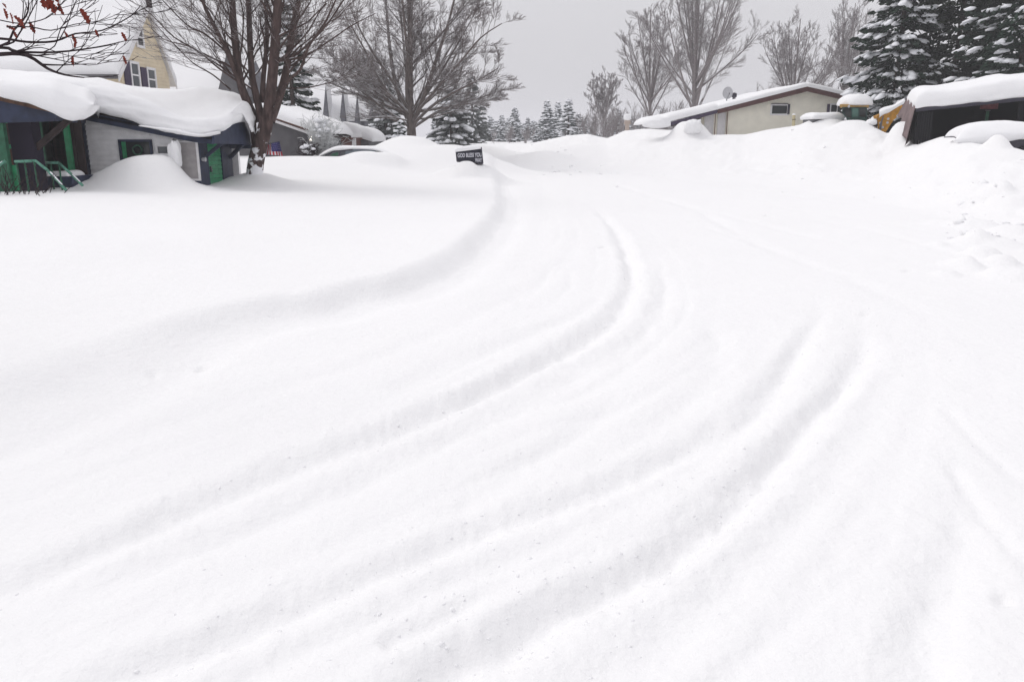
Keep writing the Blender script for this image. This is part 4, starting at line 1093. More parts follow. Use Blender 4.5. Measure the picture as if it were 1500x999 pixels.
# frosted bushes by the grey house
def bush(label, px, py, D, wpx, hpx, seed, mtl=FROST, n=60):
    global rs
    rs = random.Random(seed); b = at(px, py, D); z0 = groundz(b[0], D)-.1
    t = thing('frosted_bush', label, 'bush', (b[0], D, z0)); ch = []
    W = wpx*D/FPX/2; H = at(px, py-hpx, D)[2]-z0
    for i in range(n):
        dx, dy = rs.gauss(0, .5)*W, rs.gauss(0, .4)*W
        c, r_ = chain_twig((b[0]+dx*.3, D+dy*.3, z0), (dx*.9, dy*.9, H), H*rs.uniform(.5, 1.05), .022, n=5, j=.18); ch.append((c, r_))
        for q in range(6):
            kk = rs.randint(1, 5); ch.append(chain_twig(c[kk], (rs.gauss(0, 1), rs.gauss(0, .7), .5), rs.uniform(.2, .5), .016, n=5, j=.3))
    V, F = tubes(ch, 4); link_mesh('stems', V, F, mtl, t)
    sn = MB(); v0, f0 = ICO1
    for i in range(26):
        c = np.array([b[0]+rs.gauss(0, .38)*W, D+rs.gauss(0, .3)*W, z0+H*rs.uniform(.35, .95)]); r_ = rs.uniform(.06, .16)
        sn.add(v0*np.array([r_*1.4, r_, r_*.7])*(1+.2*np.sin(v0[:, :1]*7+i))+c, [tuple(q) for q in f0])
    part('bush_snow', sn, SNOWB, t, True)
bush('tall frosted bush at the porch corner of the grey house', 472, 222, 35, 30, 50, 3, FROST, 80)
bush('low frosted bush in front of the grey house porch lamp', 452, 228, 34.5, 22, 18, 4, OAKB, 30)
bush('frosted bush between the grey house and the brown garage', 484, 220, 41, 18, 30, 8, FROST, 60)

# ------------------------------------------------------------------ snow buried car (left)
ca = thing('snow_buried_car', 'silver car buried in the snowdrift with only its windshield side showing', 'car', (at(510, 235, 34)[0], 34.5, groundz(at(510,235,34)[0], 34.0)-.5))
D = 34.0
pr = [(467,237),(478,226),(490,220.5),(505,218.5),(525,218),(548,219),(560,230),(575,236),(575,250),(467,250)]
P_ = [at(x, y, D) for x, y in pr]
part('body', MB().prism(P_, (0, 1.7, 0)), CARP, ca, bevel=.05)
wn = [at(x, y, D) for x, y in ((476,230.5),(484,226),(494,222.8),(506,221.5),(506,229),(490,230.5))]
part('side_window', MB().prism([p-[0,.012,0] for p in wn], (0, .01, 0)), GLASSG, ca)
wn = [at(x, y, D) for x, y in ((484,229),(487,225.5),(493,223.6),(496,223.5),(495,229))]
part('rear_window', MB().prism([p-[0,.020,0] for p in wn], (0, .01, 0)), DKGREEN, ca)
part('window_pillar', MB().beam(at(470,234,D-.03), at(488,222.5,D-.03), .05).beam(at(488,222.5,D-.03), at(517,219.5,D-.03), .05), CARD, ca)
part('window_post', MB().beam(at(497,229,D-.03), at(499,222.5,D-.03), .05), CARD, ca)
part('mirror', MB().tube([at(468.5,233.5,D-.15), at(471,233.5,D-.15)], [.06,.05], 8), RUBBER, ca)
cols = []
for px, yb, yt in ((466,231,228),(478,225,220),(490,220.5,215.5),(505,219,214),(525,219,214),(545,220,215),(560,224,219),(575,232,226)):
    b = at(px, yb, D-.1); t = at(px, yt, D+.5); tt_ = at(px, yt+.5, D+1.5)
    cols.append([b+[0,.1,0], b, at(px, (yb+yt)/2, D-.16), at(px, yt+.8, D), t, tt_, tt_+[0,.4,-.3]])
loft('car_snow', cols, ca, lump=.02)
mound_car = at(540, 226, D-.6)

# ------------------------------------------------------------------ flag
fp = at(415, 232, 24.2)
fl = thing('flag', 'small American flag hanging beside the maple trunk at the white house', 'flag', (fp[0]+.02, 24.2, groundz(fp[0], 24.2)))
A0, A1 = at(389, 213, 24.2), at(409, 207.5, 24.2); B0_, B1_ = at(386, 222, 24.2), at(415, 229, 24.2)
nx, ny = 26, 13; V = []; F = []
for j in range(ny+1):
    for i in range(nx+1):
        s, t_ = i/nx, j/ny
        p = (A0*(1-s)+A1*s)*(1-t_)+((at(387,226,24.2))*(1-s)+B1_*s)*t_
        V.append(p+[0, .05*math.sin(s*9+t_*2), 0])
for j in range(ny):
    for i in range(nx): a = j*(nx+1)+i; F.append((a, a+1, a+nx+2, a+nx+1))
red = mat('flag_red', (.50, .035, .05), .8); wht = mat('flag_white', (.72, .70, .74), .8); blu = mat('flag_blue', (.04, .035, .16), .8)
fo = link_mesh('cloth', V, F, red, fl); fo.data.materials.append(wht); fo.data.materials.append(blu)
for j in range(ny):
    for i in range(nx):
        # stripes run along the hanging direction, canton on the right and top
        if i >= nx*.42 and j < ny*.62: mi = 2
        else: mi = (i//2) % 2
        fo.data.polygons[j*nx+i].material_index = mi
so_ = fo.modifiers.new('thick', 'SOLIDIFY'); so_.thickness = .004
st = MB()
for i in range(5):
    for j in range(4):
        s = .47+i*.10+(j % 2)*.04; t_ = .09+j*.14
        p = (A0*(1-s)+A1*s)*(1-t_)+(at(387,226,24.2)*(1-s)+B1_*s)*t_+[0, .05*math.sin(s*9+t_*2)-.012, 0]
        a5 = [p+[.011*math.cos(k*math.pi/5*1+math.pi/2)*(1 if k % 2 == 0 else .45), 0, .011*math.sin(k*math.pi/5+math.pi/2)*(1 if k % 2 == 0 else .45)] for k in range(10)]
        st.prism(a5, (0, .003, 0))
part('stars', st, wht, fl)['kind'] = 'stuff'
part('pole', MB().tube([at(379, 216, 24.0), at(389, 212.6, 24.2), A1+[.06, 0, .02]], [.012, .011, .009], 6), STEEL, fl)

# ------------------------------------------------------------------ black sign
D = 30.0
s0, s1, s2, s3 = at(668, 222, D), at(705, 216, D), at(707.5, 240, D), at(669.5, 237, D)
sg_ = thing('black_sign', 'black lettered sign box sunk in snow at the road bend', 'sign', ((s0[0]+s1[0])/2, D, groundz((s0[0]+s1[0])/2, D)))
part('board', MB().prism([s3, s2, s1, s0], (0, .28, 0)), SIGNB, sg_, bevel=.01)
part('frame', MB().beam(s3-[0,.02,0], s2-[0,.02,0], .035).beam(s0-[0,.02,0], s3-[0,.02,0], .035).beam(s1-[0,.02,0], s2-[0,.02,0], .04), CARD, sg_)
mid_l = s0*.46+s3*.54; mid_r = s1*.46+s2*.54
part('divider', MB().beam(mid_l-[0,.015,0]*1, mid_r-[0,.015,0], .02), CARD, sg_)
def lettering(txt, o, rvec, h, width):
    cu_ = bpy.data.curves.new('t', 'FONT'); cu_.body = txt; cu_.size = 1.0; cu_.extrude = .0; cu_.offset = .022
    ob = bpy.data.objects.new('t', cu_); COL.objects.link(ob); bpy.context.view_layer.update()
    me = bpy.data.meshes.new_from_object(ob.evaluated_get(bpy.context.evaluated_depsgraph_get()))
    v = np.array([q.co[:] for q in me.vertices]); f = [tuple(p.vertices) for p in me.polygons]
    bpy.data.objects.remove(ob)
    v[:, 0] -= v[:, 0].min(); v[:, 1] -= v[:, 1].min(); v[:, 0] *= width/v[:, 0].max(); v[:, 1] *= h/v[:, 1].max()
    rv = np.array(rvec, float); rv /= np.linalg.norm(rv)
    W = np.array(o)+v[:, :1]*rv+v[:, 1:2]*np.array([0, 0, 1.])
    return W, f
rv = s2-s3
W1_, f1_ = lettering('GOD BLESS YOU', at(670.5, 231.2, D)-[0,.03,0], rv*np.array([1,1,.35])+[0,0,.06], .15, .88)
link_mesh('lettering', W1_, f1_, LETTER, sg_)
W2_, f2_ = lettering('WAY', at(696, 238.0, D)-[0,.03,0], rv*np.array([1,1,.35])+[0,0,.03], .15, .25)
link_mesh('lettering', W2_, f2_, LETTER, sg_)
snow_slab('sign_snow', [s0+[-.05,-.06,-.03], s1+[-.02,-.06,-.06], s1+[-.02,.34,-.06], s0+[-.05,.34,-.03]], .17, sg_, ns=24, nt=14, over=.02, edge=.12, seed=3)
part('post', MB().box(s2[0]-.28, s2[0]-.2, D+.1, D+.18, -.2, s2[2]+.01), BROWN, sg_)
part('post', MB().box(s3[0]+.2, s3[0]+.28, D+.1, D+.18, -.2, s3[2]+.01), BROWN, sg_)

# ------------------------------------------------------------------ tan house (right)
DH = 52.0
bh = thing('tan_house', 'low beige house with maroon fascia, shallow gable and thin snow roof', 'house', (at(1170, 200, DH)[0], DH+5, .8))
w0 = at(1066, 200, DH); w1 = at(1262, 200, DH); pkb = at(1184, 131, DH)
l0 = at(1066, 160, DH); r0_ = at(1262, 148, DH)
part('wall', MB().prism([(w0[0], DH, .5), (w1[0], DH, .5), r0_, pkb, l0], (0, .2, 0)).prism([(w0[0], DH+.2, .5), (w1[0], DH+.2, .5), (w1[0], DH+.2, 2.9), (w0[0], DH+.2, 2.9)], (2.3, 11, 0)), BEIGE, bh)
pn = MB(); x = w0[0]
def ztop2(x): return np.interp(x, [l0[0], pkb[0], r0_[0]], [l0[2], pkb[2], r0_[2]])
z = .8
while z < pkb[2]-.05:
    z1 = z+.2
    xa = w0[0] if z1 < l0[2] else np.interp(z1, [l0[2], pkb[2]], [l0[0], pkb[0]]); xb = w1[0] if z1 < r0_[2] else np.interp(z1, [r0_[2], pkb[2]], [r0_[0], pkb[0]])
    if xb > xa+.1: pn.prism([(xa, DH-.022, z), (xa, DH-.001, z), (xa, DH-.001, z1), (xa, DH-.006, z1)], (xb-xa, 0, 0))
    z = z1
o = part('lap_siding', pn, BEIGE, bh); o['kind'] = 'stuff'
Lr, Pr, Rr_ = at(1052, 160.5, DH-.6), at(1183.5, 127, DH-.6), at(1283, 151, DH-.6)
Ll = at(980, 180, DH-.6)
part('fascia', MB().prism([Lr, Pr, Pr-[0,0,.30], Lr-[0,0,.27]], (0, .06, 0)), MAROON, bh)
part('fascia', MB().prism([Rr_, Pr, Pr-[0,0,.30], Rr_-[0,0,.27]], (0, .06, 0)), MAROON, bh)
part('fascia', MB().prism([Ll, Lr-[.05,0,0], Lr-[.05,0,.24], Ll-[0,0,.22]], (0, .06, 0)), SHUT, bh)
part('roof', MB().prism([Ll+[0,.07,0], Pr+[0,.07,0], Pr+[2.5,12,0], Ll+[2.5,12,0]], (0,0,-.1)).prism([Pr+[.01,.07,0], Rr_+[0,.07,0], Rr_+[2.5,12,0], Pr+[.01,13,0]], (0,0,-.1)), DARKW, bh)
snow_slab('roof_snow', [Ll+[-.3,-.08,.0], Lr+[0,-.08,0], Lr+[2.5,12,0], Ll+[-.3,13,0]], .50, bh, ns=30, nt=24, over=.08, seed=31)
snow_slab('roof_snow', [Lr+[-.05,-.08,.0], Pr+[.0,-.08,0], Pr+[.0,13,0], Lr+[-.05,13,0]], .27, bh, ns=40, nt=24, over=.04, seed=33, edge=.18)
snow_slab('roof_snow', [Pr+[-.1,-.08,.0], Rr_+[.15,-.08,0], Rr_+[.15,13,0], Pr+[-.1,13,0]], .29, bh, ns=40, nt=24, over=.04, seed=35, edge=.2)
window(bh, (at(1130,167,DH)[0], DH-.02, at(1130,167,DH)[2]), (1,0,0), (0,0,1), (0,-1,0), at(1152,167,DH)[0]-at(1130,167,DH)[0], at(1130,155,DH)[2]-at(1130,167,DH)[2], TRIMW, GLASSD, fw=.10)
window(bh, (at(1216,170,DH)[0], DH-.02, at(1216,170,DH)[2]), (1,0,0), (0,0,1), (0,-1,0), at(1234,170,DH)[0]-at(1216,170,DH)[0], at(1216,154,DH)[2]-at(1216,170,DH)[2], TRIMW, GLASSD, fw=.08, nx=2)
part('shutter', MB().box(at(1211,160,DH)[0], at(1214.5,160,DH)[0], DH-.08, DH-.024, at(1216,170,DH)[2], at(1216,153,DH)[2]), SHUT, bh)
for (x0, y0, x1, y1) in ((1129,153.2,1154,152),(1153.6,153,1155.6,168)):
    a = at(x0, y0, DH); b = at(x1, y1, DH); part('window_trim', MB().box(min(a[0],b[0]), max(a[0],b[0]), DH-.10, DH-.075, min(a[2],b[2]), max(a[2],b[2])), CARD, bh)
# recess left of the wall: panels between red-brown posts
rb = DH+.22
a = at(1026, 205, rb); b = at(1070, 164, rb)
part('recess_wall', MB().box(a[0], b[0], rb, rb+.2, .5, b[2]+.1), BEIGE, bh)
for x0, x1 in ((1030.5, 1046), (1049.5, 1063.5)):
    a = at(x0, 205, rb-.05); b = at(x1, 168 if x0 < 1040 else 165, rb-.05); part('panel', MB().box(a[0], b[0], rb-.06, rb-.01, .5, b[2]), TRIMW, bh)
for x0, x1, ty in ((1046.3, 1048.3, 164), (1063.8, 1066.4, 160), (1028.5, 1030.5, 169)):
    a = at(x0, 205, DH-.1); b = at(x1, ty, DH-.1); part('post', MB().box(a[0], b[0], DH-.12, DH-.02, .5, b[2]), REDW if x0 > 1040 else OCHRE, bh)
part('beam', MB().prism([at(1029,170.5,DH-.14), at(1068,161.5,DH-.14), at(1068,158.5,DH-.14), at(1029,167.5,DH-.14)], (0,.1,0)), REDW, bh)
# dish and vent
dD = DH+3
dp = at(1066, 136.5, dD)
sd_ = thing('satellite_dish', 'grey satellite dish on the snowy roof slope of the beige house', 'satellite dish', (dp[0], dD, at(1066,146,dD)[2]))
V = []; F = []; nr, na = 5, 18
for i in range(nr+1):
    for j in range(na):
        r_ = .36*i/nr; a = 2*math.pi*j/na; x, zz = r_*math.cos(a), r_*math.sin(a)*1.1; dep = .12*(1-(i/nr)**2)
        V.append(dp+np.array([x*.9-.2*dep, dep-.25*x, zz+.3*dep]))
for i in range(nr):
    for j in range(na): F.append((i*na+j, i*na+(j+1) % na, (i+1)*na+(j+1) % na, (i+1)*na+j))
o = link_mesh('dish', V, F, DISHM, sd_, True); so2 = o.modifiers.new('thick', 'SOLIDIFY'); so2.thickness = .02
part('mast', MB().tube([(dp[0], dD+.15, at(1066,150,dD)[2]), dp+[0,.12,0]], [.03,.03], 6), STEEL, sd_)
part('arm', MB().tube([dp+[0,.05,-.35], dp+[.02,-.35,-.08]], [.015,.015], 6).tube([dp+[.02,-.35,-.12], dp+[.02,-.35,0]], [.03,.03], 6), STEEL, sd_)
vp = at(1075.5, 140, dD)
vt = thing('roof_vent', 'dark vent beside the satellite dish on the beige house roof', 'vent', (vp[0], dD, vp[2]-.5))
part('pipe', MB().tube([vp-[0,0,.5], vp], [.10,.10], 10), STEEL, vt)
part('hood', MB().tube([vp+[-.14,0,.0], vp+[.14,0,.0]], [.14,.14], 10).tube([vp+[0,0,.1], vp+[0,0,.17]], [.18,.05], 10), CARD, vt)

# snow capped lamp post in the distance, marker pipe
q = at(919, 180, 54)
lp = thing('lamp_post', 'tan lantern post with a block of snow on top beyond the bank', 'lamp post', (q[0], 54, groundz(q[0], 54)))
part('post', MB().box(q[0]-.12, q[0]+.12, 53.9, 54.1, groundz(q[0],54)-.2, q[2]), TAN, lp)
part('crossbar', MB().box(q[0]-.22, q[0]+.22, 53.93, 54.05, q[2]-.10, q[2]), TAN, lp)
part('lantern', MB().box(q[0]-.17, q[0]+.17, 53.85, 54.15, q[2], q[2]+.14), TAN, lp)
snow_blob('snow_cap', q+[0,0,.30], .23, .22, .26, lp, flat=.7, seed=9)
q = at(1163, 181, 45)
yp = thing('marker_pipe', 'short yellowish pipe sticking out of the snowbank before the beige wall', 'pipe', (q[0], 45, groundz(q[0], 45)))
part('pipe', MB().tube([(q[0],45,groundz(q[0],45)-.2), at(1163,168.5,45)], [.08,.08], 10), YEL, yp)
part('collar', MB().tube([at(1163,176,45), at(1163,175,45)], [.10,.10], 10), DARKW, yp)
snow_blob('snow_cap', at(1163,168.5,45), .09, .09, .06, yp, seed=2)

# snow covered lumps on the bank in front of the tan house
t = thing('snow_pillow', 'thick oval pillow of snow on the bank left of the beige house', 'snow heap', (at(963,190,47.5)[0], 47.5, groundz(at(963,190,47.5)[0], 47.5)))
q = at(962, 183.5, 47.4); snow_blob('snow_cap', q, .80, .7, .50, t, flat=.35, seed=12, power=2.4)
t = thing('snow_block', 'upright rounded block of snow before the beige house recess', 'snow heap', (at(1015,195,46)[0], 46, groundz(at(1015,195,46)[0], 46)))
q = at(1015, 187, 46); snow_blob('snow_cap', q, .50, .5, .42, t, flat=.9, seed=14, power=2.7, lump=.2)

# ------------------------------------------------------------------ loader with green cab
D = 39.5
lq = at(1250, 190, D)
ld = thing('tractor', 'green glazed tractor cab under a mushroom of snow before the beige house', 'tractor', (lq[0], D+.7, groundz(lq[0], D)-.6))
a = at(1233, 175, D); b = at(1270, 157, D)
def P4(l): return [at(x, y, D) for x, y in l]
lw = at(1241, 200, D)
part('cab_body', MB().prism(P4([(1240,205),(1269,205),(1270,172),(1270,157),(1233,157),(1234,166),(1240,174)]), (.56, 1.3, 0)), CABG, ld, bevel=.03)
part('cab_roof', MB().prism(P4([(1230,157.5),(1273,157.5),(1273,153),(1230,153)]), (.62, 1.45, 0)), OCHRE, ld, bevel=.03)
for pl_ in ([(1235,159),(1246,159),(1246,172),(1240.5,172),(1235.5,165)], [(1248,159),(1257,159),(1257,171),(1248,172)], [(1259,159),(1268,159),(1268,172),(1259,171)]):
    part('cab_window', MB().prism([p-[0,.02,0] for p in P4(pl_)], (0, .015, 0)), CABGL if pl_[0][0] == 1248 else GLASSD, ld)
part('work_lamp', MB().tube([at(1243.5,156.3,D-.12), at(1243.5,156.3,D)], [.06,.05], 10), DISHM, ld)
part('hood', MB().prism([at(x, y, D-1.2) for x, y in ((1241,205),(1266,205),(1266,180),(1243,180))], (.45, 1.15, 0)), CABG, ld)
rc = at(1251.5, 153, D)
snow_blob('snow_cap', rc+[.30,.7,.0], .76, .85, .50, ld, flat=.15, seed=4, power=2.5, lump=.06)
# pale covered hood left of the cab
D2 = 41.0
t = thing('snow_covered_trailer', 'long low form under snow left of the tractor cab', 'trailer', (at(1212,180,D2)[0], D2, groundz(at(1212,180,D2)[0], D2)-.4))
a = at(1190, 185, D2); b = at(1232, 172, D2)
part('bed', MB().box(a[0], b[0], D2, D2+1.4, a[2]-.6, b[2]), STEEL, t)
snow_slab('snow_cover', [(a[0]-.05, D2-.15, b[2]-.1), (b[0]+.1, D2-.15, b[2]-.1), (b[0]+.1, D2+1.6, b[2]-.1), (a[0]-.05, D2+1.6, b[2]-.1)], .32, t, ns=30, nt=18, over=.10, edge=.25, seed=17)
part('reflector', MB().tube([at(1224.5,179.5,D2-.6), at(1224.5,179.5,D2-.3)], [.05,.05], 8), RUBBER, t)
# orange arm
D = 37.6
oa = thing('orange_loader', 'worn orange loader arm capped with snow left of the carport', 'loader', (at(1300,190,D)[0], D, groundz(at(1300,190,D)[0], D)-.5))
arm = [(1285,171),(1289,166.5),(1297,165),(1306,160),(1314,157),(1318,153),(1324,156),(1326,164),(1323,170),(1315,171),(1309,176),(1304,184),(1298,193),(1290,205),(1284,205),(1287,192)]
for dd in (0, .55):
    part('arm_plate', MB().prism([at(x, y, D+dd) for x, y in arm], (0, .05, 0)), ORANGE, oa)
part('arm_cover', MB().prism([at(x, y, D+.05) for x, y in ((1286,170),(1297,165.5),(1314,157.5),(1318,153.5),(1320,156),(1299,169),(1287,174))], (0, .5, 0)), ORANGE, oa)
for x, y in ((1289.5,180.5),(1301,174.5),(1300,180),(1315,170.0),(1293,187)):
    part('pivot_pin', MB().tube([at(x,y,D-.05), at(x,y,D)], [.055,.055], 10), DISHM, oa)
part('hydraulic_ram', MB().tube([at(1288,196,D-.1), at(1291,180,D-.1)], [.05,.05], 8).tube([at(1291,180,D-.1), at(1294,170,D-.1)], [.03,.03], 8), STEEL, oa)
part('dark_head', MB().prism([at(x, y, D+.1) for x, y in ((1323,152),(1328,150),(1330,160),(1326,166))], (0, .4, 0)), BROWN, oa)
part('engine_block', MB().prism([at(x, y, D+.1) for x, y in ((1270,205),(1286,205),(1285,184),(1280,180),(1272,181),(1270,190))], (0, .7, 0)), DARKW, oa, bevel=.04)
part('engine_pipe', MB().tube([at(1275,192,D-.1), at(1281,188,D-.1), at(1284,196,D-.1)], [.05,.05,.04], 8).tube([at(1272,186,D), at(1274,196,D)], [.06,.06], 8), STEEL, oa)
snow_blob('engine_snow', at(1276.5,180,D+.2), .21, .3, .17, oa, flat=.7, seed=3)
cols = []
for x, yb, yt in ((1288,172,161),(1294,168,158),(1302,165,155.5),(1310,160,153),(1317,156,148),(1324,153,144),(1326,150,145)):
    b = at(x, yb, D-.06); t_ = at(x, yt, D+.25); cols.append([b+[0,.1,0], b, at(x, (yb+yt)/2, D-.10), at(x, yt+1.5, D+.02), t_, at(x, yt+1, D+.5), at(x, yb, D+.65)])
loft('arm_snow', cols, oa, lump=.02)

# ------------------------------------------------------------------ carport (right)
DC = 29.0
O_ = at(1343, 158, DC)
ES, ET = np.array([.93, -.37, 0]), np.array([.37, .93, 0])
SL = .10
def cpx(px, t=0.0):
    """distance along the front of the carport that shows at column px"""
    k = (px-750.0)/FPX/1.043
    p = O_+ET*t
    return (k*p[1]-p[0])/(ES[0]-k*ES[1])
def C(s_, t_, z_): return np.array([O_[0], O_[1], 0])+ES*s_+ET*t_+[0, 0, z_]
Z0 = O_[2]; WS = 7.5; DT = 4.6
cz = groundz(O_[0]+.5, O_[1])
def zr(s_, t_=0): return Z0+SL*s_+.10*t_
cp = thing('carport', 'open dark carport under thick snow at the right edge', 'carport', (O_[0], DC, cz-.6))
def cbox(m, s0, s1, t0, t1, z0, z1a, z1b=None):
    z1b = z1a if z1b is None else z1b
    return m.prism([C(s0, t0, z0), C(s1, t0, z0), C(s1, t0, z1b), C(s0, t0, z1a)], ET*(t1-t0))
m = MB(); m.prism([C(-.05, 0, zr(0)-.02), C(WS, 0, zr(WS)-.02), C(WS, DT, zr(WS, DT)-.02), C(-.05, DT, zr(0, DT)-.02)], (0, 0, -.08)); part('roof', m, DARKW, cp)
part('roof_edge', cbox(MB(), -.02, WS, -.05, -.004, Z0-.14, Z0-.02, Z0-.02) and MB().prism([C(-.02,-.05,zr(0)-.14), C(WS,-.05,zr(WS)-.14), C(WS,-.05,zr(WS)-.02), C(-.02,-.05,zr(0)-.02)], ET*.045), CARD, cp)
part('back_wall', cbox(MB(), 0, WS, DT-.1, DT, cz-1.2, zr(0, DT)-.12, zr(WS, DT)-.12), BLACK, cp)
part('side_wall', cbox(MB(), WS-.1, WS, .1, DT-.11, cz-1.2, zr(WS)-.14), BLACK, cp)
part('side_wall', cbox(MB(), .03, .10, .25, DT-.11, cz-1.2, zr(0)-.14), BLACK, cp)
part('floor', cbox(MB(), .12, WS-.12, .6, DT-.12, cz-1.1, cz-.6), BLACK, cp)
for sp in (.06, 3.1):
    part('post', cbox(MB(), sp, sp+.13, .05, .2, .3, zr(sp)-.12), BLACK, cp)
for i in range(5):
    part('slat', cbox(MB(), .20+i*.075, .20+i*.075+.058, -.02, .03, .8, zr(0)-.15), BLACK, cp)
V = []; F = []
for j in range(13):
    for i in range(19):
        s_, t_ = i/18, j/12
        top = C(-.03, s_*DT, zr(0, s_*DT)+.05-.0*s_); bot = C(-.12-.10*s_, s_*DT*.97, 1.35+1.15*s_)
        p = top*(1-t_)+bot*t_; V.append(p+ES*(-.07*math.sin(s_*19+t_*1.5)*(.3+t_)-.03))
for j in range(12):
    for i in range(18): a = j*19+i; F.append((a, a+1, a+20, a+19))
o = link_mesh('tarp', V, F, TARP, cp, True); o.modifiers.new('thick', 'SOLIDIFY').thickness = .01
cols = []
for px, th in ((1341.2,.42),(1345,.60),(1356,.66),(1380,.64),(1405,.63),(1430,.66),(1450,.72),(1475,.74),(1500,.70),(1540,.7),(1600,.65)):
    s_ = cpx(px); z0 = zr(s_)-.03+.015*math.sin(px*.7)
    q = lambda t_, z_: C(s_, t_, z_)
    cols.append([q(.3, z0+.02), q(-.08, z0), q(-.13, z0+th*.18), q(-.12, z0+th*.55), q(.04, z0+th*.88), q(.8, z0+th*1.02), q(2.2, z0+th+.18), q(3.6, z0+th+.22), q(4.5, z0+th*.7+.3), q(4.65, z0+.42)])
loft('roof_snow', cols, cp, lump=.03, seed=6)
p = C(cpx(1450, 1.5), 1.5, 0)
sgn = thing('hanging_panel', 'faded red panel hanging under the carport roof', 'panel', (p[0], p[1], 2.3))
sa, sb2 = cpx(1437, 1.5), cpx(1463, 1.5); zp = at(1450, 155, p[1])[2]
part('board', cbox(MB(), sa, sb2, 1.5, 1.55, zp-.12, zp+.12), PINK, sgn)
part('bracket', cbox(cbox(MB(), sa+.1, sa+.14, 1.51, 1.54, zp+.122, zr(sa,1.5)-.1), sb2-.14, sb2-.1, 1.51, 1.54, zp+.122, zr(sb2,1.5)-.1), STEEL, sgn)
p = C(cpx(1449, 1.9), 1.9, 0); sg2 = cpx(1449, 1.9); zt = at(1449, 163, p[1])[2]
gp = thing('green_post', 'thin dark green post under the faded panel inside the carport', 'post', (p[0], p[1], cz-.5))
part('shaft', cbox(MB(), sg2-.05, sg2+.05, 1.9, 1.97, cz-.5, zt), DKGREEN, gp)
part('cap', cbox(MB(), sg2-.08, sg2+.08, 1.88, 1.99, zt+.002, zt+.03), STEEL, gp)

# ------------------------------------------------------------------ snow covered car (right)
D = 25.6
cr = thing('snow_covered_car', 'dark car under a thick snow blanket in front of the carport', 'car', (at(1470,215,D)[0], D+.8, groundz(at(1450,215,D)[0], D)-.5))
body = [(1424,216),(1422,204),(1428,198),(1442,194),(1520,192),(1560,198),(1562,222),(1560,245),(1505,245),(1490,245),(1426,240)]
part('body', MB().prism([at(x, y, D) for x, y in body], (0, 1.75, 0)), CARD, cr, bevel=.06)
whl = at(1502, 228, D)
w_ = part('wheel', MB().tube([whl+[0,-.06,0], whl+[0,.12,0]], [.33,.33], 24), RUBBER, cr, bevel=.02)
part('rim', MB().tube([whl+[0,-.07,0], whl+[0,-.06,0]], [.19,.2], 20), STEEL, w_)
part('bumper', MB().prism([at(x, y, D-.06) for x, y in ((1430,218),(1452,214),(1452,210),(1430,213))], (0, .05, 0)), RUBBER, cr)
part('side_window', MB().prism([at(x, y, D-.02) for x, y in ((1489,206),(1530,206),(1530,199),(1489,199))], (0, .015, 0)), GLASSD, cr)
cols = []
for x, yb, yt in ((1400,206,203),(1403,212,194),(1409,215,187),(1422,215,181.5),(1440,213,179),(1458,210,178),(1475,208,178),(1490,206,178.5),(1500,205,179),(1530,204,180),(1560,206,186),(1572,210,200)):
    b = at(x, yb, D-.08); t_ = at(x, yt, D+.95); sh_ = at(x, yb-(yb-yt)*.70, D-.03)
    cols.append([b+[0,.2,.0], b, at(x, yb-(yb-yt)*.14, D-.20), at(x, yb-(yb-yt)*.38, D-.25), sh_, (sh_+t_)/2+[0,-.15,.06], t_, t_+[0,.7,-.1], t_+[0,.95,-.5]])
loft('car_snow', cols, cr, lump=.025, seed=2)

# ------------------------------------------------------------------ oak with dead leaves (upper left)
ok_ = thing('oak_tree', 'oak branch with rusty red dead leaves reaching in from the upper left', 'tree', (-6.3, 6.2, groundz(-6.3, 6.2)-.1))
O = Bare(5, 3, [5, 4, 3], .42, up=.01, spread=(.4, .9), minr=.0022, n=5, jit=.14, thin=.6)
O.r = random.Random(17)
O.ch.append((catmull(np.array([(-6.3,6.2,-.1),(-6.25,6.2,1.5),(-6.3,6.15,3.2),(-6.2,6.1,5.5),(-6.25,6.2,8)]), 3), np.linspace(.20, .10, 13), 0))
# the limb leaves the trunk outside the frame
D = 5.6
OL = [
    ([(-420,60,.4),(-250,105,.2),(-80,92,0),(0,80,0),(40,82,0),(70,101,0),(95,110,0),(123,114,0)], .030, .006),
    ([(-250,105,.2),(-90,80,.3),(0,70,.1),(25,76,0),(80,77,0),(140,70,-.1),(185,60,-.2)], .022, .003),
    ([(-200,90,.2),(-60,60,.1),(0,57,0),(40,62,0),(80,61,0),(110,50,.1),(150,45,.2),(190,25,.2),(205,10,.2)], .016, .003),
    ([(-100,60,0),(0,68,0),(20,45,0),(38,24,0),(42,5,0),(38,-30,0)], .012, .004),
    ([(-60,70,.1),(10,66,.1),(28,50,.1),(45,20,.1),(60,-10,.1)], .010, .003),
    ([(10,40,-.1),(45,40,-.1),(75,45,0),(110,36,0),(150,30,.1),(185,15,.2)], .007, .002),
    ([(60,78,0),(80,68,.1),(88,45,.1),(105,15,.1),(115,-5,.1)], .006, .002),
    ([(20,76,0),(55,82,0),(85,88,-.1),(130,96,-.1),(160,90,-.1)], .007, .002),
    ([(0,30,0),(30,35,0),(60,30,0),(78,20,0),(95,0,0)], .006, .003),
    ([(-30,90,0),(10,78,-.2),(40,72,-.2),(60,58,-.2),(100,55,-.2),(135,60,-.2)], .006, .002),
    ([(30,76,0),(60,70,.2),(100,82,.2),(140,88,.2)], .006, .002)]
for pts, r0, r1 in OL:
    O.limb([at(x, y, D+dd) for x, y, dd in pts], r0*.72, r1*.8, 1, .45, 1.1)
V, F = tubes([(P, r) for P, r, l in O.ch if l == 0], 12); link_mesh('trunk', V, F, BARK, ok_, True)
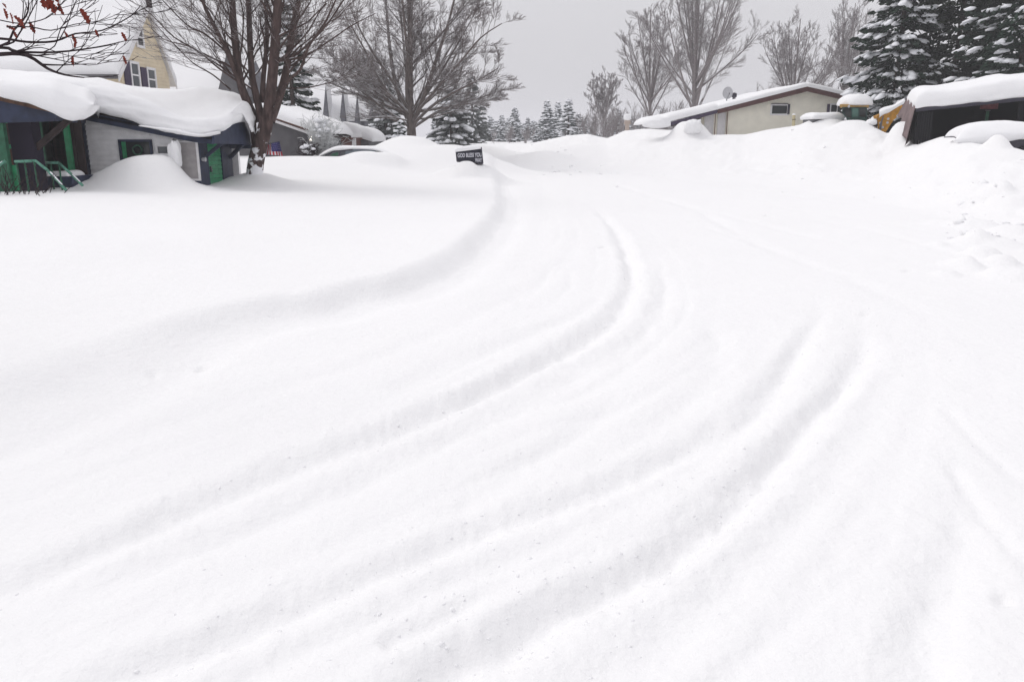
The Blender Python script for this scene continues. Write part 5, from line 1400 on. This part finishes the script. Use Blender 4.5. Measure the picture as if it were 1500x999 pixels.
V, F = tubes([(P, r) for P, r, l in O.ch if l == 1], 6); link_mesh('branches', V, F, OAKB, ok_, True)
V, F = tubes([(P, r) for P, r, l in O.ch if l > 1], 4); link_mesh('twigs', V, F, OAKB, ok_, True)
# limb from the trunk
a = at(-420,60,D+.4); V, F = tubes([(catmull(np.array([(-6.25,6.2,2.4),(a+np.array([-6.25,6.2,2.4]))/2+[0,0,.15],a]),4), np.linspace(.06,.03,9))], 8); link_mesh('branches', V, F, BARK, ok_, True)
# lobed leaf, curled
def leaf_mesh(seed):
    g = random.Random(seed); out = []
    n = 9
    for i in range(n+1):
        t_ = i/n; wd = .30*math.sin(math.pi*min(t_*1.0+.03, 1))**.7*(1.0 if i % 2 else .52)+.012; out.append((t_, wd*g.uniform(.85, 1.15)))
    V = []; F = []
    for i, (t_, wd) in enumerate(out):
        c = .20*math.sin(t_*3)+g.uniform(-.02, .02)
        V += [(-wd*.75, .35*wd+.1*c, -t_), (0, .12*c, -t_), (wd*.75, .4*wd+.1*c, -t_)]
    for i in range(n): F += [(3*i, 3*i+1, 3*i+4, 3*i+3), (3*i+1, 3*i+2, 3*i+5, 3*i+4)]
    V += [(0, 0, .18), (.012, 0, .18)]; F.append((1, len(V)-1, len(V)-2))
    me = bpy.data.meshes.new('leaf'); me.from_pydata(V, [], F); me.materials.append(LEAFM); return me
LM = [leaf_mesh(i) for i in range(4)]
g = random.Random(3)
leaves = [(5,20,16,.2),(14,30,22,.7),(20,34,22,.8),(9,44,13,1.1),(19,50,12,.3),(27,40,12,1.0),(43,40,17,.3),(68,6,26,.3),(74,4,26,-.4),(62,0,22,.1),(74,16,14,1.2),(85,13,18,.4),(88,0,12,1.4),(117,24,24,.35),(94,51,10,.5),(106,58,14,.3),(110,66,10,-.2),(107,89,16,.1),(140,49,12,.2),(178,54,14,.35),(181,88,13,.2),(183,92,9,-.3),(3,12,14,.9),(66,-6,20,1.2),(78,-8,22,.3)]
for i, (x, y, ln, rot) in enumerate(leaves):
    o = bpy.data.objects.new('leaf', LM[i % 4]); COL.objects.link(o); o.parent = ok_
    s = ln*D/FPX*.95; p = at(x, y-ln*.45, D+g.uniform(-.1, .1))-np.array(ok_.location)
    o.location = tuple(p); o.scale = (s, s, s); o.rotation_euler = (g.uniform(-.3, .3), -rot, g.uniform(-1.2, 1.2))

# ------------------------------------------------------------------ falling snow air
hz = bpy.data.materials.new('haze_air'); hz.use_nodes = True
t = hz.node_tree; t.nodes.clear()
ou = t.nodes.new('ShaderNodeOutputMaterial'); pv = t.nodes.new('ShaderNodeVolumePrincipled')
pv.inputs['Color'].default_value = (.80, .80, .83, 1); pv.inputs['Density'].default_value = .0012; pv.inputs['Anisotropy'].default_value = .0
t.links.new(pv.outputs[0], ou.inputs['Volume'])
hb = MB().box(-1400, 1400, -1400, 1400, -1.5, 24)
ho = link_mesh('haze', hb.v, hb.f, hz); ho['kind'] = 'stuff'
